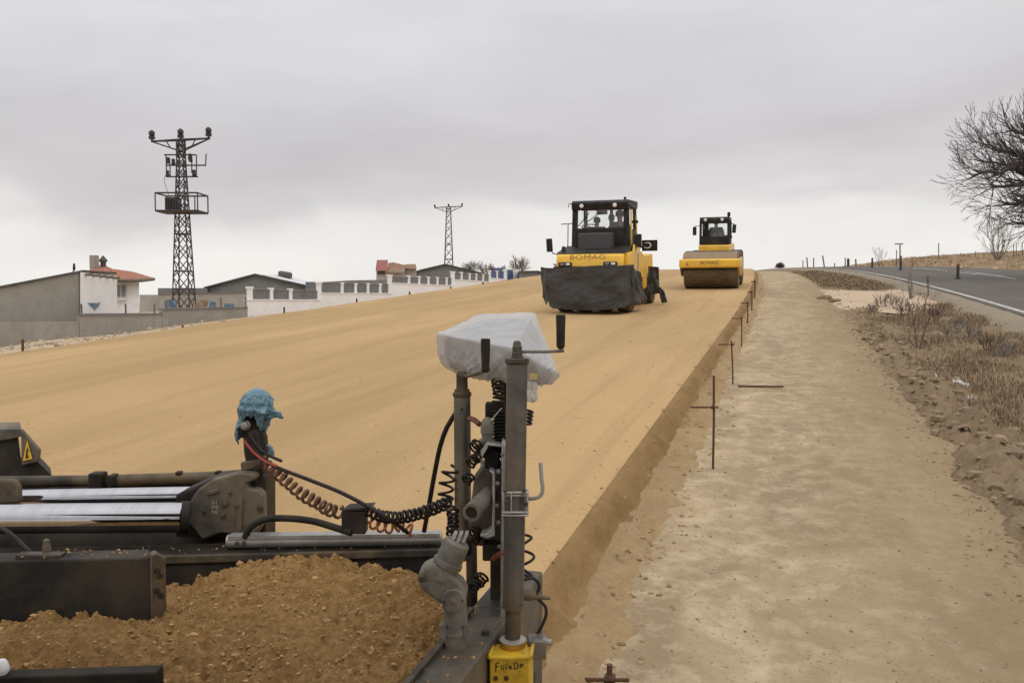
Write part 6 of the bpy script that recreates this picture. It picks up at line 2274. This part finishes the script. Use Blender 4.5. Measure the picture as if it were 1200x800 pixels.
for it in range(5):
    bmesh.ops.subdivide_edges(mb.bm, edges=mb.bm.edges, cuts=1, use_grid_fill=True)
    if 1 < it < 4:
        bmesh.ops.smooth_vert(mb.bm, verts=mb.bm.verts, factor=.35, use_axis_x=True, use_axis_y=True, use_axis_z=True)
mb.bm.normal_update()
for v in mb.bm.verts:
    c = v.co
    a_, d_ = c.dot(RT), c.dot(FH)
    lowf = smooth(-.01, .09, pv['F'].z - c.z)
    wob = .05 * mnoise.noise(c * 7)

    def rdg(q):
        return (1 - min(1, 2.2 * abs(mnoise.noise(q)))) ** 2
    fold = rdg(V((a_ * 17 + c.z * 11 + wob * 12, c.z * 3.5, d_ * 5))) + .6 * rdg(V((a_ * 30 - c.z * 20, c.z * 8, d_ * 9 + 4)))
    crease = rdg(V((a_ * 8 + d_ * 7, d_ * 8 - a_ * 5, 3.3))) + .5 * rdg(V((a_ * 20 - d_ * 13, d_ * 20 + a_ * 9, 8.3)))
    v.co = c + v.normal * (-.006 + .008 * fold * lowf + .004 * crease * (1 - .6 * lowf) - .010 * lowf * abs(mnoise.noise(V((a_ * 9, c.z * 6, 2)))) + .001 * mnoise.noise(c * 40))
pc = mb.build('plastic_cover', 'film', None, smooth=28)
tag(pc, 'white translucent plastic sheet wrapped round the control box beside the crank posts', 'plastic sheet')
# tail of the sheet and the box it covers
cloth = cloth_sheet('sheet_tail', 'film', pc, [M(612, 446, 2.74), M(629, 447, 2.76), M(626, 468, 2.76), M(618, 471, 2.74)], 10, .014, 5)
cen = sum(pv.values(), V((0, 0, 0))) / len(pv)
mb = MB()
bv = {k: mb.bm.verts.new(cen + (p - cen) * .86 - ZZ * .006) for k, p in pv.items()}
for f_ in (('TL', 'F', 'S'), ('TL', 'S', 'T1'), ('T1', 'S', 'T2'), ('S', 'F', 'T2'), ('F', 'TR', 'T2'), ('TL', 'L2', 'F'), ('L2', 'L3', 'B1'), ('L2', 'B1', 'F'), ('F', 'B1', 'B2'), ('F', 'B2', 'B3'), ('F', 'B3', 'TR'),
           ('B3', 'R2', 'TR'), ('T1', 'T2', 'K2', 'K1'), ('TL', 'T1', 'K1', 'L3'), ('TL', 'L3', 'L2'), ('TR', 'R2', 'K2', 'T2'), ('L3', 'K1', 'B1'), ('K1', 'K2', 'B3', 'B2'), ('K1', 'B2', 'B1'), ('K2', 'R2', 'B3')):
    mb.bm.faces.new([bv[k] for k in f_])
bx = mb.build('control_box', 'boxgrey', A)
MB().box(M(592, 474, 2.95), (.03, .03, .45), (RT, FH, ZZ)).build('box_bracket', 'steel_dk', bx)
MB().box(M(625, 441, 2.69), (.026, .003, .018), (RT, FH, ZZ)).build('box_label', 'ochrelabel', bx)

# ------------------------------------------------------------------ blue bag tied round the sensor head
D = 3.33
top_ = M(301, 454, D)
mb = MB()
NA, NV = 110, 70
rows = []
for j_ in range(NV + 1):
    v = j_ / NV
    row = []
    for i_ in range(NA):
        a = 2 * PI * i_ / NA
        ca, sa = math.cos(a), math.sin(a)            # ca: to the right, sa: away
        front = max(0.0, -sa)
        left, right = max(0.0, -ca), max(0.0, ca)
        hem = .165 - .055 * front ** 2 + .045 * left ** 2 + .012 * right + .022 * fb(ca * 2.2, sa * 2.2, 5.0) + .010 * mnoise.noise(V((ca * 6, sa * 6, 1)))
        d = hem * v
        r = interp([(0, .003), (.008, .026), (.025, .046), (.05, .060), (.08, .066), (.10, .063), (.12, .058), (.15, .056), (.2, .050), (.25, .045)], d)
        pl = smooth(.05, .12, d)
        r *= 1 + pl * (.10 * math.sin(a * 5 + 2.2 * fb(a * .8, d * 8)) + .13 * mnoise.noise(V((ca * 4, sa * 4, d * 14)))) + .09 * fb(ca * 1.6, sa * 1.6, d * 14)
        r += .010 * math.exp(-((d - .085 - .01 * ca) / .010) ** 2) * (.4 + .6 * abs(mnoise.noise(V((ca * 3, sa * 3, 4)))))
        cr = (1 - min(1, 2.5 * abs(mnoise.noise(V((ca * 2.6 + d * 12, sa * 2.6, d * 20)))))) ** 2 + .6 * (1 - min(1, 2.5 * abs(mnoise.noise(V((ca * 5, sa * 5 - d * 20, d * 34 + 7)))))) ** 2
        r += (.007 * cr - .003) * smooth(.0, .03, d)
        p = top_ - ZZ * d + RT * (ca * r * .98 - .030 * smooth(.04, .20, d)) + FH * (sa * r)
        row.append(mb.bm.verts.new(p))
    rows.append(row)
for j_ in range(NV):
    for i_ in range(NA):
        k_ = (i_ + 1) % NA
        mb.bm.faces.new((rows[j_][i_], rows[j_][k_], rows[j_ + 1][k_], rows[j_ + 1][i_]))
mb.bm.faces.new(rows[0][::-1])
bb = mb.build('blue_bag', 'bluebag', None, smooth=45)
bb.modifiers.new('thick', 'SOLIDIFY').thickness = .002
tag(bb, 'crumpled blue plastic bag tied over the sensor head on the left arm', 'plastic bag')
cloth_sheet('bag_ear', 'bluebag', bb, [M(311, 478, D), M(312, 491, D), M(332, 488, D - .01), M(328, 482, D - .02)], 7, .008, 2)
cloth_sheet('bag_tail', 'bluebag', bb, [M(314, 520, D - .02), M(320, 524, D - .02), M(322, 533, D - .02), M(317, 534, D - .02)], 8, .006, 4)

# ------------------------------------------------------------------ world: overcast sky, soft sun
SUN_DIR = V((.35, -.45, .85)).normalized()
w = bpy.data.worlds.new('World')
scene.world = w
w.use_nodes = True
N, L = w.node_tree.nodes, w.node_tree.links
bg = N['Background']
bg.inputs['Strength'].default_value = 0.1
sk = N.new('ShaderNodeTexSky')
sk.sky_type = 'NISHITA'
sk.sun_disc = False
sk.sun_elevation = math.asin(SUN_DIR.z)
sk.sun_rotation = math.atan2(SUN_DIR.x, SUN_DIR.y)
sk.dust_density = 3
L.new(sk.outputs[0], bg.inputs[0])
tc = N.new('ShaderNodeTexCoord')
sx = N.new('ShaderNodeSeparateXYZ')
L.new(tc.outputs['Generated'], sx.inputs[0])


def cl_noise(scale, sc, det=6, seed=0):
    mp = N.new('ShaderNodeMapping')
    mp.inputs['Scale'].default_value = sc
    mp.inputs['Location'].default_value = (seed, seed * .7, seed * .3)
    L.new(tc.outputs['Generated'], mp.inputs[0])
    t = N.new('ShaderNodeTexNoise')
    t.inputs['Scale'].default_value = scale
    t.inputs['Detail'].default_value = det
    t.inputs['Roughness'].default_value = .5
    t.inputs['Distortion'].default_value = .35
    L.new(mp.outputs[0], t.inputs['Vector'])
    return t.outputs['Fac']


def mth(op, a, b_):
    x = N.new('ShaderNodeMath')
    x.operation = op
    for k, v in enumerate((a, b_)):
        if isinstance(v, (int, float)):
            x.inputs[k].default_value = v
        else:
            L.new(v, x.inputs[k])
    return x.outputs[0]


n1 = cl_noise(2.1, (1, 1, 3.6), 7, 3)
el = mth('ADD', sx.outputs[2], mth('MULTIPLY', mth('SUBTRACT', n1, .5), .21))
el = mth('SUBTRACT', el, mth('MULTIPLY', sx.outputs[0], .035))
rp = N.new('ShaderNodeValToRGB')
L.new(el, rp.inputs[0])
stops = [(0.0, (.90, .875, .84)), (.06, (.93, .905, .87)), (.095, (.86, .84, .82)), (.122, (.70, .675, .672)), (.175, (.635, .61, .622)), (.24, (.70, .68, .695)), (.32, (.77, .755, .775)), (.45, (.86, .85, .865)), (.7, (.97, .97, .98)), (1, (1, 1, 1))]
rp.color_ramp.elements[0].position, rp.color_ramp.elements[0].color = stops[0][0], (*stops[0][1], 1)
rp.color_ramp.elements[1].position, rp.color_ramp.elements[1].color = stops[-1][0], (*stops[-1][1], 1)
for p, c in stops[1:-1]:
    e = rp.color_ramp.elements.new(p)
    e.color = (*c, 1)
n2 = cl_noise(3.0, (1, 1, 3.5), 7, 9)
mr = N.new('ShaderNodeMapRange')
mr.inputs['From Min'].default_value = .3
mr.inputs['From Max'].default_value = .7
mr.inputs['To Min'].default_value = .93
mr.inputs['To Max'].default_value = 1.06
L.new(n2, mr.inputs[0])
bg2 = N.new('ShaderNodeBackground')
L.new(rp.outputs[0], bg2.inputs[0])
up_ = N.new('ShaderNodeMapRange')
up_.inputs['From Min'].default_value = .35
up_.inputs['From Max'].default_value = .95
up_.inputs['To Min'].default_value = 1.0
up_.inputs['To Max'].default_value = 1.35
L.new(sx.outputs[2], up_.inputs[0])
L.new(mth('MULTIPLY', mr.outputs[0], up_.outputs[0]), bg2.inputs[1])
mxs = N.new('ShaderNodeMixShader')
mxs.inputs[0].default_value = .94
L.new(bg.outputs[0], mxs.inputs[1])
L.new(bg2.outputs[0], mxs.inputs[2])
L.new(mxs.outputs[0], N['World Output'].inputs[0])

sl = bpy.data.lights.new('sun', 'SUN')
sl.energy = 0.6
sl.angle = math.radians(18)
sl.color = (1, .95, .88)
so = bpy.data.objects.new('sun', sl)
so.rotation_euler = SUN_DIR.to_track_quat('Z', 'Y').to_euler()
so.location = (-20, 10, 40)
COL.objects.link(so)

# ------------------------------------------------------------------ camera
cd = bpy.data.cameras.new('camera')
cd.sensor_width = 36
cd.lens = 36 * FPX / 1200
cd.clip_start = .05
cd.clip_end = 5000
co = bpy.data.objects.new('camera', cd)
COL.objects.link(co)
co.matrix_world = Matrix(((RT.x, UP.x, -FW.x, CAM.x), (RT.y, UP.y, -FW.y, CAM.y), (RT.z, UP.z, -FW.z, CAM.z), (0, 0, 0, 1)))
scene.camera = co
scene.view_settings.view_transform = 'Standard'
scene.view_settings.look = 'None'
scene.view_settings.exposure = 0.0
scene.view_settings.gamma = 1.0
scene.view_settings.use_curve_mapping = False
scene.cycles.max_bounces = 6
scene.cycles.transparent_max_bounces = 12
scene.cycles.use_denoising = True
